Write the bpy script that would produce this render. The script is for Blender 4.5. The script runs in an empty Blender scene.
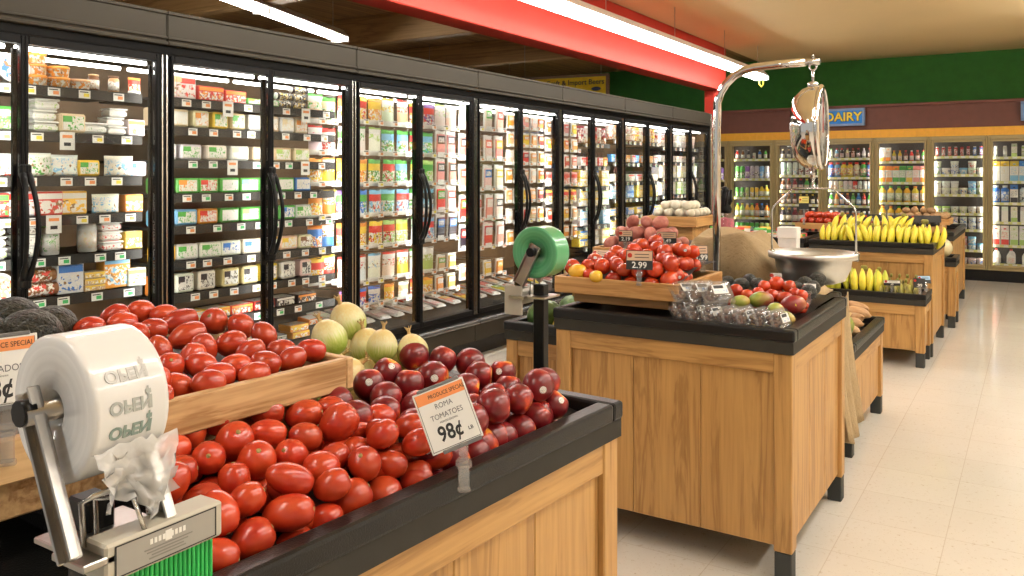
import bpy, bmesh, math, random
from math import sin, cos, pi, radians
from mathutils import Vector, Matrix, Quaternion
rng = random.Random(11)
SC = bpy.context.scene
COL = SC.collection
# ------------------------------------------------------------------ materials
def nmat(name):
    m = bpy.data.materials.new(name); m.use_nodes = True
    nt = m.node_tree; b = nt.nodes['Principled BSDF']
    return m, nt, b
def nd(nt, t, **kw):
    n = nt.nodes.new(t)
    for k, v in kw.items(): setattr(n, k, v)
    return n
def lk(nt, a, b): nt.links.new(a, b)
def ramp(nt, fac, stops, const=False):
    r = nd(nt, 'ShaderNodeValToRGB'); cr = r.color_ramp
    if const: cr.interpolation = 'CONSTANT'
    while len(cr.elements) < len(stops): cr.elements.new(0.5)
    for e, (p, c) in zip(cr.elements, stops):
        e.position = p; e.color = (*c, 1)
    lk(nt, fac, r.inputs[0]); return r.outputs[0]
def mixc(nt, fac, a, b, mode='MIX'):
    m = nd(nt, 'ShaderNodeMix', data_type='RGBA', blend_type=mode)
    for s, v in ((m.inputs[0], fac), (m.inputs[6], a), (m.inputs[7], b)):
        if hasattr(v, 'is_linked') or hasattr(v, 'links'): lk(nt, v, s)
        elif isinstance(v, (int, float)): s.default_value = v
        else: s.default_value = (*v, 1)
    return m.outputs[2]
def coords(nt, kind='Object', scale=(1, 1, 1), rnd=False):
    tc = nd(nt, 'ShaderNodeTexCoord'); mp = nd(nt, 'ShaderNodeMapping')
    lk(nt, tc.outputs[kind], mp.inputs[0]); mp.inputs['Scale'].default_value = scale
    if rnd:
        oi = nd(nt, 'ShaderNodeObjectInfo'); ml = nd(nt, 'ShaderNodeMath', operation='MULTIPLY')
        lk(nt, oi.outputs['Random'], ml.inputs[0]); ml.inputs[1].default_value = 37.0
        cb = nd(nt, 'ShaderNodeCombineXYZ')
        for i in range(3): lk(nt, ml.outputs[0], cb.inputs[i])
        lk(nt, cb.outputs[0], mp.inputs['Location'])
    return mp.outputs[0]
def noise(nt, vec, scale, detail=3, rough=.5, dist=0):
    n = nd(nt, 'ShaderNodeTexNoise'); lk(nt, vec, n.inputs['Vector'])
    n.inputs['Scale'].default_value = scale; n.inputs['Detail'].default_value = detail
    n.inputs['Roughness'].default_value = rough; n.inputs['Distortion'].default_value = dist
    return n.outputs[0]
def bump(nt, b, h, strength=.2, dist=.002):
    n = nd(nt, 'ShaderNodeBump'); n.inputs['Strength'].default_value = strength
    n.inputs['Distance'].default_value = dist; lk(nt, h, n.inputs['Height'])
    lk(nt, n.outputs[0], b.inputs['Normal'])
def P(name, col, rough=.5, metal=0, coat=0, spec=.5, var=.06, vs=25, sss=0):
    """plain surface with a little uneven tone"""
    m, nt, b = nmat(name)
    b.inputs['Roughness'].default_value = rough; b.inputs['Metallic'].default_value = metal
    b.inputs['Coat Weight'].default_value = coat; b.inputs['Specular IOR Level'].default_value = spec
    if var:
        f = noise(nt, coords(nt), vs, 4)
        c = ramp(nt, f, [(.3, tuple(x*(1-var) for x in col)), (.7, tuple(min(1, x*(1+var)) for x in col))])
        lk(nt, c, b.inputs['Base Color'])
    else: b.inputs['Base Color'].default_value = (*col, 1)
    return m
def wood(name, lo, hi, axis, scale=1.0, rough=.42, rings=9):
    m, nt, b = nmat(name)
    s = [14*scale]*3; s[axis] = 1.1*scale
    v = coords(nt, 'Object', tuple(s), rnd=True)
    f = noise(nt, v, 1.0, 5, .6, .6)
    s2 = [70*scale]*3; s2[axis] = 2.5*scale
    f2 = noise(nt, coords(nt, 'Object', tuple(s2), rnd=True), 1.5, 3)
    w = nd(nt, 'ShaderNodeMath', operation='MULTIPLY'); lk(nt, f, w.inputs[0]); w.inputs[1].default_value = rings
    fr = nd(nt, 'ShaderNodeMath', operation='PINGPONG'); lk(nt, w.outputs[0], fr.inputs[0]); fr.inputs[1].default_value = 1.0
    c1 = ramp(nt, fr.outputs[0], [(0, tuple(.86*x for x in lo)), (.16, lo), (.36, tuple(.35*a+.65*c for a, c in zip(lo, hi))), (1, hi)])
    c2 = mixc(nt, .35, c1, ramp(nt, f2, [(.35, lo), (.6, hi)]))
    lk(nt, c2, b.inputs['Base Color']); b.inputs['Roughness'].default_value = rough
    bump(nt, b, f2, .08, .001)
    return m
OAK_LO, OAK_HI = (.33, .165, .048), (.52, .295, .098)
oak = [wood('oak_x', OAK_LO, OAK_HI, 0), wood('oak_y', OAK_LO, OAK_HI, 1), wood('oak_z', OAK_LO, OAK_HI, 2)]
PINE_LO, PINE_HI = (.38, .18, .05), (.58, .33, .12)
pine = [wood('pine_x', PINE_LO, PINE_HI, 0, .8, .5), wood('pine_y', PINE_LO, PINE_HI, 1, .8, .5)]
black = P('black_plastic', (.008, .008, .008), .34, spec=.2, var=.3, vs=60)
def pebbled():
    m, nt, b = nmat('pebbled_black_tray')
    b.inputs['Base Color'].default_value = (.012, .0115, .011, 1); b.inputs['Roughness'].default_value = .30; b.inputs['Specular IOR Level'].default_value = .24
    f = noise(nt, coords(nt), 420, 2); bump(nt, b, f, .5, .0015)
    return m
tray_black = pebbled()
band_grey = P('dark_grey_band', (.042, .039, .033), .65, spec=.08)
foot_grey = P('grey_foot', (.045, .047, .045), .6, spec=.2)
cool_black = P('cooler_black', (.006, .0055, .0055), .42, spec=.12)
cool_dark = P('cooler_dark_metal', (.035, .033, .028), .45)
case_brown = P('cooler_brown_enamel', (.034, .028, .019), .55, spec=.2, var=.05, vs=4)
back_brown = P('cooler_back_brown', (.17, .095, .04), .5, var=.15, vs=6)  # brown panel colour, raised to take in warm wood reflections
shelf_steel = P('shelf_dark', (.03, .027, .024), .5, spec=.2)
steel = P('brushed_steel', (.62, .61, .58), .25, metal=1, var=.05)
chrome = P('chrome', (.80, .79, .77), .07, metal=1, var=0)
wire = P('shelf_wire', (.45, .43, .38), .35, metal=.9)
white = P('white_card', (.80, .79, .75), .6, var=.03)
ink = P('black_ink', (.02, .02, .02), .6, var=0)
orange_ink = P('orange_ink', (.85, .30, .10), .6, var=.05)
yellow_ink = P('yellow_ink', (.85, .68, .06), .6, var=.05)
green_ink = P('green_ink', (.06, .48, .14), .6, var=.05)
blue_ink = P('blue_ink', (.10, .24, .62), .6, var=.05)
red_paint = P('red_paint', (.44, .036, .022), .55, spec=.15, var=.08, vs=3)
clearish = None
def see_thru(name, tint, alpha_rough=.05, refl=.10, op=0.0, opc=(.9, .9, .9)):
    """thin clear sheet: mostly passes light straight on, some mirror reflection"""
    m = bpy.data.materials.new(name); m.use_nodes = True; nt = m.node_tree; nt.nodes.clear()
    out = nd(nt, 'ShaderNodeOutputMaterial'); tr = nd(nt, 'ShaderNodeBsdfTransparent'); gl = nd(nt, 'ShaderNodeBsdfGlossy')
    tr.inputs[0].default_value = (*tint, 1); gl.inputs['Roughness'].default_value = alpha_rough
    fr = nd(nt, 'ShaderNodeLayerWeight'); fr.inputs[0].default_value = .25
    mu = nd(nt, 'ShaderNodeMath', operation='MULTIPLY_ADD'); lk(nt, fr.outputs['Fresnel'], mu.inputs[0]); mu.inputs[1].default_value = .22; mu.inputs[2].default_value = refl*.4
    mx = nd(nt, 'ShaderNodeMixShader'); lk(nt, mu.outputs[0], mx.inputs[0]); lk(nt, tr.outputs[0], mx.inputs[1]); lk(nt, gl.outputs[0], mx.inputs[2])
    last = mx.outputs[0]
    if op:
        df = nd(nt, 'ShaderNodeBsdfDiffuse'); df.inputs[0].default_value = (*opc, 1)
        m2 = nd(nt, 'ShaderNodeMixShader'); m2.inputs[0].default_value = op
        lk(nt, last, m2.inputs[1]); lk(nt, df.outputs[0], m2.inputs[2]); last = m2.outputs[0]
    lk(nt, last, out.inputs[0]); return m
glass = see_thru('door_glass', (.95, .96, .95), .02, .05)
film = see_thru('clear_wrap', (.95, .95, .95), .10, .12, .05)
clear_plastic = see_thru('clear_plastic', (.9, .9, .9), .08, .25, .08)
poly_bag = None
def emit(name, col, s):
    m = bpy.data.materials.new(name); m.use_nodes = True; nt = m.node_tree; nt.nodes.clear()
    o = nd(nt, 'ShaderNodeOutputMaterial'); e = nd(nt, 'ShaderNodeEmission')
    e.inputs[0].default_value = (*col, 1); e.inputs[1].default_value = s; lk(nt, e.outputs[0], o.inputs[0]); return m
tube_lamp = emit('fluorescent_tube', (1, .97, .915), 31)
case_lamp = emit('case_tube', (1, .97, .93), 14)
mull_fill = emit('mullion_fill', (1, .975, .93), 13)  # added glow that brightens the lower goods, no visible source
back_fill = emit('back_case_fill', (1, .96, .89), 17)
# packaging colours come from each package's own colour properties
def pk_color(nt):
    oi = nd(nt, 'ShaderNodeObjectInfo'); return oi.outputs['Color']
def tint_color(nt):
    a = nd(nt, 'ShaderNodeAttribute', attribute_type='OBJECT', attribute_name='tint'); return a.outputs['Color']
def pack_mat():
    m, nt, b = nmat('package_colour'); lk(nt, pk_color(nt), b.inputs['Base Color']); b.inputs['Roughness'].default_value = .38; return m
def tint_mat():
    m, nt, b = nmat('package_second_colour'); lk(nt, tint_color(nt), b.inputs['Base Color']); b.inputs['Roughness'].default_value = .38; return m
def print_mat(name, sc, ground):
    m, nt, b = nmat(name)
    v = coords(nt, 'Object', (1, 1, 1), rnd=True)
    f = noise(nt, v, sc, 2, .5, .4); f2 = noise(nt, v, sc*2.1, 2); f3 = noise(nt, v, sc*1.4, 1)
    base = pk_color(nt) if ground == 'pack' else (.78, .76, .70)
    s1 = ramp(nt, f, [(0, (0, 0, 0)), (.54, (1, 1, 1))], True)
    s2 = ramp(nt, f2, [(0, (0, 0, 0)), (.53, (1, 1, 1))], True)
    s3 = ramp(nt, f3, [(0, (0, 0, 0)), (.66, (1, 1, 1))], True)
    c = mixc(nt, s1, base, tint_color(nt)); c = mixc(nt, s2, c, (.80, .78, .72)); c = mixc(nt, s3, c, (.30, .16, .06) if ground == 'pack' else pk_color(nt))
    lk(nt, c, b.inputs['Base Color']); b.inputs['Roughness'].default_value = .35; return m
pack = pack_mat(); tint = tint_mat(); art = print_mat('printed_art', 38, 'pack'); lab = print_mat('printed_label', 95, 'white')
PK = [pack, tint, art, lab, white, film]          # slots shared by all packages
# ------------------------------------------------------------------ mesh builder
class MB:
    def __init__(s): s.v = []; s.f = []; s.m = []; s.sm = []
    def add(s, vs, fs, mi=0, smooth=False, M=None):
        b = len(s.v)
        s.v += [(M @ Vector(v)) if M else Vector(v) for v in vs]
        for f in fs: s.f.append([b+i for i in f]); s.m.append(mi); s.sm.append(smooth)
        return s
    def box(s, a, b, mi=0, M=None):
        x0, y0, z0 = a; x1, y1, z1 = b
        return s.add([(x0,y0,z0),(x1,y0,z0),(x1,y1,z0),(x0,y1,z0),(x0,y0,z1),(x1,y0,z1),(x1,y1,z1),(x0,y1,z1)],
                     [(0,3,2,1),(4,5,6,7),(0,1,5,4),(1,2,6,5),(2,3,7,6),(3,0,4,7)], mi, False, M)
    def rbox(s, a, b, r=.003, mi=0, M=None, seg=1, smooth=False):
        bm = bmesh.new(); bmesh.ops.create_cube(bm, size=1)
        for v in bm.verts:
            v.co = Vector([(p+q)/2 + c*(q-p) for p, q, c in zip(a, b, v.co)])
        r = min(r, .49*min(q-p for p, q in zip(a, b)))
        bmesh.ops.bevel(bm, geom=bm.edges[:], offset=r, segments=seg, profile=.5, affect='EDGES')
        bm.verts.index_update()
        s.add([v.co.copy() for v in bm.verts], [[v.index for v in f.verts] for f in bm.faces], mi, smooth, M); bm.free(); return s
    def lathe(s, prof, n=16, mi=0, M=None, smooth=True, cap=True, mids=None):
        vs = []; fs = []; ms = []
        for (r, z) in prof:
            for k in range(n): a = 2*pi*k/n; vs.append((r*cos(a), r*sin(a), z))
        for i in range(len(prof)-1):
            for k in range(n):
                fs.append((i*n+k, i*n+(k+1) % n, (i+1)*n+(k+1) % n, (i+1)*n+k)); ms.append(mids[i] if mids else mi)
        b = len(s.f); s.add(vs, fs, mi, smooth, M)
        for j, x in enumerate(ms): s.m[b+j] = x
        if cap:
            if prof[0][0] > 1e-5: s.add(vs[:n], [list(range(n))[::-1]], ms[0], False, M)
            if prof[-1][0] > 1e-5: s.add(vs[-n:], [list(range(n))], ms[-1], False, M)
        return s
    def cyl(s, p, q, r, n=12, mi=0, r2=None, M=None):
        p, q = Vector(p), Vector(q); d = q-p; R = d.to_track_quat('Z', 'Y').to_matrix().to_4x4(); T = Matrix.Translation(p) @ R
        return s.lathe([(r, 0), (r if r2 is None else r2, d.length)], n, mi, (M @ T) if M else T)
    def tube(s, pts, r, n=8, mi=0, closed=False, M=None, flat=1.0):
        pts = [Vector(p) for p in pts]; vs = []; fs = []; N = len(pts); up = None
        for i, p in enumerate(pts):
            a = pts[(i-1) % N] if (closed or i > 0) else p; b = pts[(i+1) % N] if (closed or i < N-1) else p
            t = (b-a).normalized()
            if up is None: up = t.orthogonal().normalized()
            up = (up - t*up.dot(t)).normalized(); w = t.cross(up); rr = r[i] if isinstance(r, (list, tuple)) else r
            for k in range(n):
                g = 2*pi*k/n; vs.append(p + up*(rr*cos(g)) + w*(rr*flat*sin(g)))
        for i in range(N if closed else N-1):
            j = (i+1) % N
            for k in range(n): fs.append((i*n+k, i*n+(k+1) % n, j*n+(k+1) % n, j*n+k))
        s.add(vs, fs, mi, True, M)
        if not closed: s.add(vs[:n], [list(range(n))[::-1]], mi, False, M); s.add(vs[-n:], [list(range(n))], mi, False, M)
        return s
    def ell(s, c, r, n=16, m=10, mi=0, fn=None, M=None):
        vs = []; fs = []
        for i in range(m+1):
            th = pi*i/m
            for k in range(n):
                ph = 2*pi*k/n; d = Vector((sin(th)*cos(ph), sin(th)*sin(ph), -cos(th))); q = fn(d, th, ph) if fn else 1.0
                vs.append((c[0]+r[0]*d.x*q, c[1]+r[1]*d.y*q, c[2]+r[2]*d.z*q))
        for i in range(m):
            for k in range(n):
                a, b2, c2, d2 = i*n+k, i*n+(k+1) % n, (i+1)*n+(k+1) % n, (i+1)*n+k
                fs.append((a, b2, c2, d2))
        s.add(vs, fs, mi, True, M); return s
    def prism(s, poly, z0, z1, mi=0, M=None):
        n = len(poly)
        return s.add([(x, y, z0) for x, y in poly]+[(x, y, z1) for x, y in poly],
            [list(range(n))[::-1], list(range(n, 2*n))]+[(i, (i+1) % n, n+(i+1) % n, n+i) for i in range(n)], mi, False, M)
    def mesh(s, name, mats):
        me = bpy.data.meshes.new(name); me.from_pydata([tuple(v) for v in s.v], [], s.f)
        for m in (mats if isinstance(mats, (list, tuple)) else [mats]): me.materials.append(m)
        me.polygons.foreach_set('material_index', s.m); me.polygons.foreach_set('use_smooth', s.sm)
        bm = bmesh.new(); bm.from_mesh(me); bmesh.ops.remove_doubles(bm, verts=bm.verts, dist=1e-6)
        bmesh.ops.recalc_face_normals(bm, faces=bm.faces); bm.to_mesh(me); bm.free(); me.update(); return me
    def build(s, name, mats, parent=None, loc=(0, 0, 0), rot=None):
        return link(name, s.mesh(name, mats), parent, loc, rot)
def link(name, me, parent=None, loc=(0, 0, 0), rot=None):
    o = bpy.data.objects.new(name, me); COL.objects.link(o); o.location = loc
    if parent: o.parent = parent
    if rot is not None:
        if isinstance(rot, Quaternion): o.rotation_mode = 'QUATERNION'; o.rotation_quaternion = rot
        else: o.rotation_euler = rot
    return o
def tag(o, label, cat, group=None):
    o['label'] = label; o['category'] = cat
    if group: o['group'] = group
    return o
def thing(name, label, cat, loc=(0, 0, 0), rz=0, group=None):
    o = bpy.data.objects.new(name, None); COL.objects.link(o); o.location = loc; o.rotation_euler = (0, 0, rz); o.empty_display_size = .05
    return tag(o, label, cat, group)
def struct(o): o['kind'] = 'structure'; return o
def copy_tree(o, parent=None):
    c = o.copy(); COL.objects.link(c)
    if parent: c.parent = parent
    for ch in list(o.children): copy_tree(ch, c)
    return c
ORD = ['first','second','third','fourth','fifth','sixth','seventh','eighth','ninth','tenth','eleventh','twelfth','thirteenth','fourteenth','fifteenth','sixteenth','seventeenth','eighteenth','nineteenth','twentieth']
ORD += ['twenty-'+x for x in ORD[:9]] + ['thirtieth'] + ['thirty-'+x for x in ORD[:9]] + ['fortieth'] + ['forty-'+x for x in ORD[:9]]
_tx = {}
def text(name, s, size, mat, parent, loc, rot, bold=0.0, ext=.0006, align='CENTER', sx=1.0, shear=0):
    key = (s, size, bold, ext, align, shear)
    if key not in _tx:
        cu = bpy.data.curves.new('lettering', 'FONT'); cu.body = s; cu.size = size; cu.extrude = ext; cu.offset = bold*size
        cu.align_x = align; cu.align_y = 'CENTER'; cu.shear = shear; cu.resolution_u = 3
        t = bpy.data.objects.new('lettering', cu); COL.objects.link(t); bpy.context.view_layer.update()
        me = bpy.data.meshes.new_from_object(t.evaluated_get(bpy.context.evaluated_depsgraph_get()))
        bpy.data.objects.remove(t); bpy.data.curves.remove(cu); _tx[key] = me
    me = _tx[key]
    if me.materials and me.materials[0] != mat: me = me.copy(); me.materials.clear()
    if not me.materials: me.materials.append(mat)
    o = link(name, me, parent, loc, rot); o.scale = (sx, 1, 1); return o
# ------------------------------------------------------------------ camera, world
cam = bpy.data.cameras.new('camera'); co = bpy.data.objects.new('camera', cam); COL.objects.link(co)
co.location = (0, 0, 1.22); co.rotation_euler = (radians(90), 0, radians(32.4))
cam.sensor_width = 36; cam.lens = 36*825/1024; cam.shift_y = -(288-175)/1024; cam.clip_start = .02
SC.camera = co
SC.view_settings.view_transform = 'Standard'; SC.view_settings.look = 'None'; SC.view_settings.gamma = 1
SC.view_settings.exposure = 0.35
SC.cycles.max_bounces = 7; SC.cycles.transparent_max_bounces = 14; SC.cycles.caustics_reflective = False; SC.cycles.caustics_refractive = False
SC.cycles.sample_clamp_indirect = 4.0
w = bpy.data.worlds.new('store_light'); SC.world = w; w.use_nodes = True
w.node_tree.nodes['Background'].inputs[0].default_value = (1, .96, .90, 1); w.node_tree.nodes['Background'].inputs[1].default_value = .4
# ------------------------------------------------------------------ the shop itself
def floor_mat():
    m, nt, b = nmat('cream_vinyl_tile')
    tc = nd(nt, 'ShaderNodeTexCoord'); mp = nd(nt, 'ShaderNodeMapping'); lk(nt, tc.outputs['Object'], mp.inputs[0]); mp.inputs['Location'].default_value = (.56, -2.817+.305*30, 0)
    br = nd(nt, 'ShaderNodeTexBrick', offset=0, squash=1); lk(nt, mp.outputs[0], br.inputs['Vector'])
    for k, v in (('Scale', 1), ('Mortar Size', .0016), ('Mortar Smooth', .2), ('Bias', 0), ('Brick Width', .305), ('Row Height', .305)): br.inputs[k].default_value = v
    br.inputs['Color1'].default_value = (.735, .70, .63, 1); br.inputs['Color2'].default_value = (.705, .67, .60, 1); br.inputs['Mortar'].default_value = (.60, .54, .45, 1)
    f = noise(nt, coords(nt), 55, 4, .6); sp = ramp(nt, f, [(.30, (.80, .74, .64)), (.40, (1, 1, 1))])
    f2 = noise(nt, coords(nt), 130, 2); s2 = ramp(nt, f2, [(.27, (.72, .62, .50)), (.33, (1, 1, 1))])
    f3 = noise(nt, coords(nt), 1.6, 3); s3 = ramp(nt, f3, [(.3, (.93, .92, .90)), (.7, (1, 1, 1))])
    c = mixc(nt, 1.0, br.outputs['Color'], sp, 'MULTIPLY'); c = mixc(nt, 1.0, c, s2, 'MULTIPLY'); c = mixc(nt, 1.0, c, s3, 'MULTIPLY')
    lk(nt, c, b.inputs['Base Color'])
    r = nd(nt, 'ShaderNodeMapRange'); lk(nt, noise(nt, coords(nt), 3, 4), r.inputs[0]); r.inputs[3].default_value = .07; r.inputs[4].default_value = .19
    lk(nt, r.outputs[0], b.inputs['Roughness']); bump(nt, b, noise(nt, coords(nt), 14, 2), .02, .004)
    return m
struct(MB().box((-7.2, -2.5, -.06), (3.2, 11.9, 0)).build('floor', floor_mat()))
cream = P('cream_ceiling', (.80, .60, .31), .7, var=.03, vs=1.2)
struct(MB().box((-3.1, -2.5, 2.72), (3.2, 11.55, 2.80)).build('ceiling', cream))
def planks(name, lo, hi, axis, wdt):
    m, nt, b = nmat(name)
    s = [6.0]*3; s[axis] = .5; f = noise(nt, coords(nt, 'Object', tuple(s)), 2.2, 5, .6, .5)
    c = ramp(nt, f, [(.3, lo), (.7, hi)])
    tc = nd(nt, 'ShaderNodeTexCoord'); sx = nd(nt, 'ShaderNodeSeparateXYZ'); lk(nt, tc.outputs['Object'], sx.inputs[0])
    dv = nd(nt, 'ShaderNodeMath', operation='DIVIDE'); lk(nt, sx.outputs[1-axis], dv.inputs[0]); dv.inputs[1].default_value = wdt
    fr = nd(nt, 'ShaderNodeMath', operation='FRACT'); lk(nt, dv.outputs[0], fr.inputs[0])
    g = ramp(nt, fr.outputs[0], [(0, (.25, .25, .25)), (.06, (1, 1, 1)), (.94, (1, 1, 1)), (1, (.25, .25, .25))])
    lk(nt, mixc(nt, 1.0, c, g, 'MULTIPLY'), b.inputs['Base Color']); b.inputs['Roughness'].default_value = .6
    return m
timber = planks('timber_boards', (.20, .105, .036), (.42, .24, .085), 1, .14)
struct(MB().box((-7.2, -2.5, 2.80), (-3.1, 11.55, 2.88)).build('ceiling_timber', timber))
raf = wood('rafter_wood', (.30, .17, .06), (.50, .30, .12), 0, .5, .55)
for i, y in enumerate((2.1, 4.3, 6.2, 8.1)):
    o = struct(MB().rbox((-7.2, y-.06, 2.52), (-3.35, y+.06, 2.80), .008).build('ceiling_rafter', raf))
    p = MB().rbox((-3.50, y-.068, 2.50), (-3.36, y+.068, 2.82), .004).build('rafter_bracket', cool_dark, o); p['label'] = 'dark metal bracket'
green_wall = P('green_wall_paint', (.024, .15, .016), .75, var=.12, vs=8)
struct(MB().box((-7.2, 11.5, 0), (3.2, 11.6, 2.88)).build('wall_back', green_wall))
wl = wood('dark_wall_boards', (.035, .02, .01), (.075, .045, .02), 2, .5, .6)
struct(MB().box((-7.2, -2.5, 0), (-7.1, 11.5, 2.88)).build('wall_left', wl))
struct(MB().box((3.1, -2.5, 0), (3.2, 11.5, 2.80)).build('wall_right', P('cream_wall', (.6, .5, .36), .7)))
# red beam and post beside the lamps
b = MB().rbox((-3.30, -2.4, 2.21), (-3.10, 9.62, 2.72), .006); struct(b.build('trim_1', red_paint))
b = MB().rbox((-3.295, 9.42, 0), (-3.175, 9.58, 2.21), .006); struct(b.build('trim_2', red_paint))
# brown fascia, yellow strip along the back
brown_f = P('brown_fascia', (.135, .045, .030), .55, var=.08, vs=12)
b = MB().rbox((-5.6, 10.93, 1.775), (3.1, 11.49, 2.075), .004); b.rbox((-5.6, 10.90, 2.05), (3.1, 11.49, 2.085), .004); struct(b.build('trim_3', brown_f))
yel = P('yellow_strip', (.80, .40, .035), .5, var=.05)
b = MB()
for k in range(87): b.rbox((-5.6+k*.1, 10.905, 1.675), (-5.5005+k*.1, 11.49, 1.775), .0015)
struct(b.build('trim_4', yel))
# ------------------------------------------------------------------ ceiling lamps
enamel = P('white_lamp_enamel', (.75, .72, .65), .45)
def lamp(name, label, x, y0, y1, z, wires=None, n=2, dirx=0.0, sp=.045):
    L = y1-y0; t = thing(name, label, 'light', (x, y0, z), -dirx)
    MB().add([(-.09, 0, .045), (.09, 0, .045), (.035, 0, .11), (-.035, 0, .11), (-.09, L, .045), (.09, L, .045), (.035, L, .11), (-.035, L, .11)],
        [(0,1,2,3),(4,7,6,5),(0,4,5,1),(1,5,6,2),(2,6,7,3),(3,7,4,0)]).build('housing', enamel, t)
    k = max(1, round(L/1.2)); seg = L/k
    for i in range(k):
        for s in (-1, 1):
            MB().cyl((s*sp, i*seg+.02, .02), (s*sp, (i+1)*seg-.02, .02), .019, 10).build('tube', tube_lamp, t)
        e = MB(); e.rbox((-.07, i*seg-.012, 0), (.07, i*seg+.012, .05), .003); e.build('end_cap', enamel, t)
    e = MB(); e.rbox((-.09, L-.012, 0), (.09, L+.004, .05), .003); e.build('end_cap', enamel, t)
    top = 2.72 if x > -3 else 2.80
    for y in wires or (y0+.3, y1-.3): MB().cyl((0, y-y0, .10), (0, y-y0, top-z), .003, 6).build('hanger', wire, t)
    return t
lp = lamp('fluorescent_lamp', 'long white fluorescent lamp hanging along the red beam', -2.72, 1.6, 9.75, 2.33, [2.6, 4.2, 5.6, 7.0, 8.4, 9.6])
cd = MB(); cd.tube([(.0, 8.06, 0), (.0, 8.06, -.05), (.03, 8.06, -.085), (.05, 8.06, -.05), (.045, 8.06, -.01), (.02, 8.06, .02)], .008, 8)
cd.build('pull_cord', P('yellow_cord', (.75, .6, .05), .5), lp)
lamp('fluorescent_lamp', 'fluorescent strip under the timber roof behind the wall coolers', -4.55, 3.0, 5.75, 2.45, [3.2, 4.4, 5.6], 2, -.33, .012).rotation_euler = (0, 0, .33)
lamp('fluorescent_lamp', 'fluorescent lamp over the aisle outside the picture to the right', .35, .2, 9.0, 2.56, [1, 3, 5, 7, 8.8])
lamp('fluorescent_lamp', 'added fill lamp low over the beer hall behind the wall coolers', -6.2, 7.6, 10.0, 2.22, None, 2, 0, .012)  # added to light the green wall, sign and rafters, mostly hidden
lamp('fluorescent_lamp', 'added fill lamp in the hall behind the near wall coolers', -5.2, -1.6, 1.2, 2.45, None)  # added out of view to brighten the timber ceiling
lamp('fluorescent_lamp', 'added fill lamp over the far side of the aisle outside the picture', 2.0, .2, 9.0, 2.56, [1, 3, 5, 7, 8.8])  # added out of view to make up for a dimmer main lamp
lamp('fluorescent_lamp', 'fluorescent lamp over the entrance side behind the viewpoint', -1.3, -2.3, .1, 2.56, [-2, -.3])
# signs
def text_sign(name, label, loc, rz, wdt, hgt, board, edge, s, col, size, outline=None):
    t = thing(name, label, 'sign', loc, rz)
    MB().rbox((-wdt/2, -.02, 0), (wdt/2, .02, hgt), .006).build('board', board, t)
    f = MB()
    for a, b2 in (((-wdt/2-.015, -.027, -.015), (wdt/2+.015, .027, .012)), ((-wdt/2-.015, -.027, hgt-.012), (wdt/2+.015, .027, hgt+.015)), ((-wdt/2-.015, -.027, .0), (-wdt/2+.012, .027, hgt)), ((wdt/2-.012, -.027, 0), (wdt/2+.015, .027, hgt))): f.box(a, b2)
    f.build('frame', edge, t)
    if outline and s: text('lettering_outline', s, size, outline, t, (0, -.0215, hgt*.5), (radians(90), 0, 0), .06, .001)
    if s: text('lettering', s, size, col, t, (0, -.0235, hgt*.5), (radians(90), 0, 0), .025, .001)
    return t
sign_blue = P('sign_blue', (.05, .27, .78), .5, spec=.2); sign_edge = P('sign_edge', (.20, .32, .55), .4)
sign_yellow = P('sign_yellow', (.90, .62, .03), .6, spec=.2); cream_ink = P('cream_ink', (.82, .74, .56), .5)
text_sign('department_sign', 'blue DAIRY sign with yellow letters on the brown fascia', (-2.02, 10.88, 1.845), 0, .47, .185, sign_blue, sign_edge, 'DAIRY', P('letter_yellow', (.85, .66, .05), .5), .15, ink)
text_sign('department_sign', 'blue MILK sign with cream letters on the brown fascia', (.165, 10.88, 1.845), 0, .58, .185, sign_blue, sign_edge, 'MILK', cream_ink, .165, ink)
t = text_sign('hanging_sign', 'yellow Craft & Import Beers sign hanging behind the wall coolers', (-4.42, 8.0, 2.03), radians(8), 1.05, .27, sign_yellow, P('sign_wood', (.20, .11, .05), .5), '', ink, .1)
text('lettering', 'Craft & Import Beers', .078, ink, t, (.155, -.0225, .20), (radians(90), 0, 0), .012)
text('lettering', 'Vermont', .05, ink, t, (.36, -.0225, .065), (radians(90), 0, 0), .0)
MB().ell((.40, -.021, .125), (.055, .003, .022), 16, 8).build('emblem', P('emblem_navy', (.03, .04, .09), .5), t)
for x in (-.45, .45): MB().cyl((x, 0, .27), (x, 0, .76), .003, 6).build('hanger', wire, t)
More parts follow.
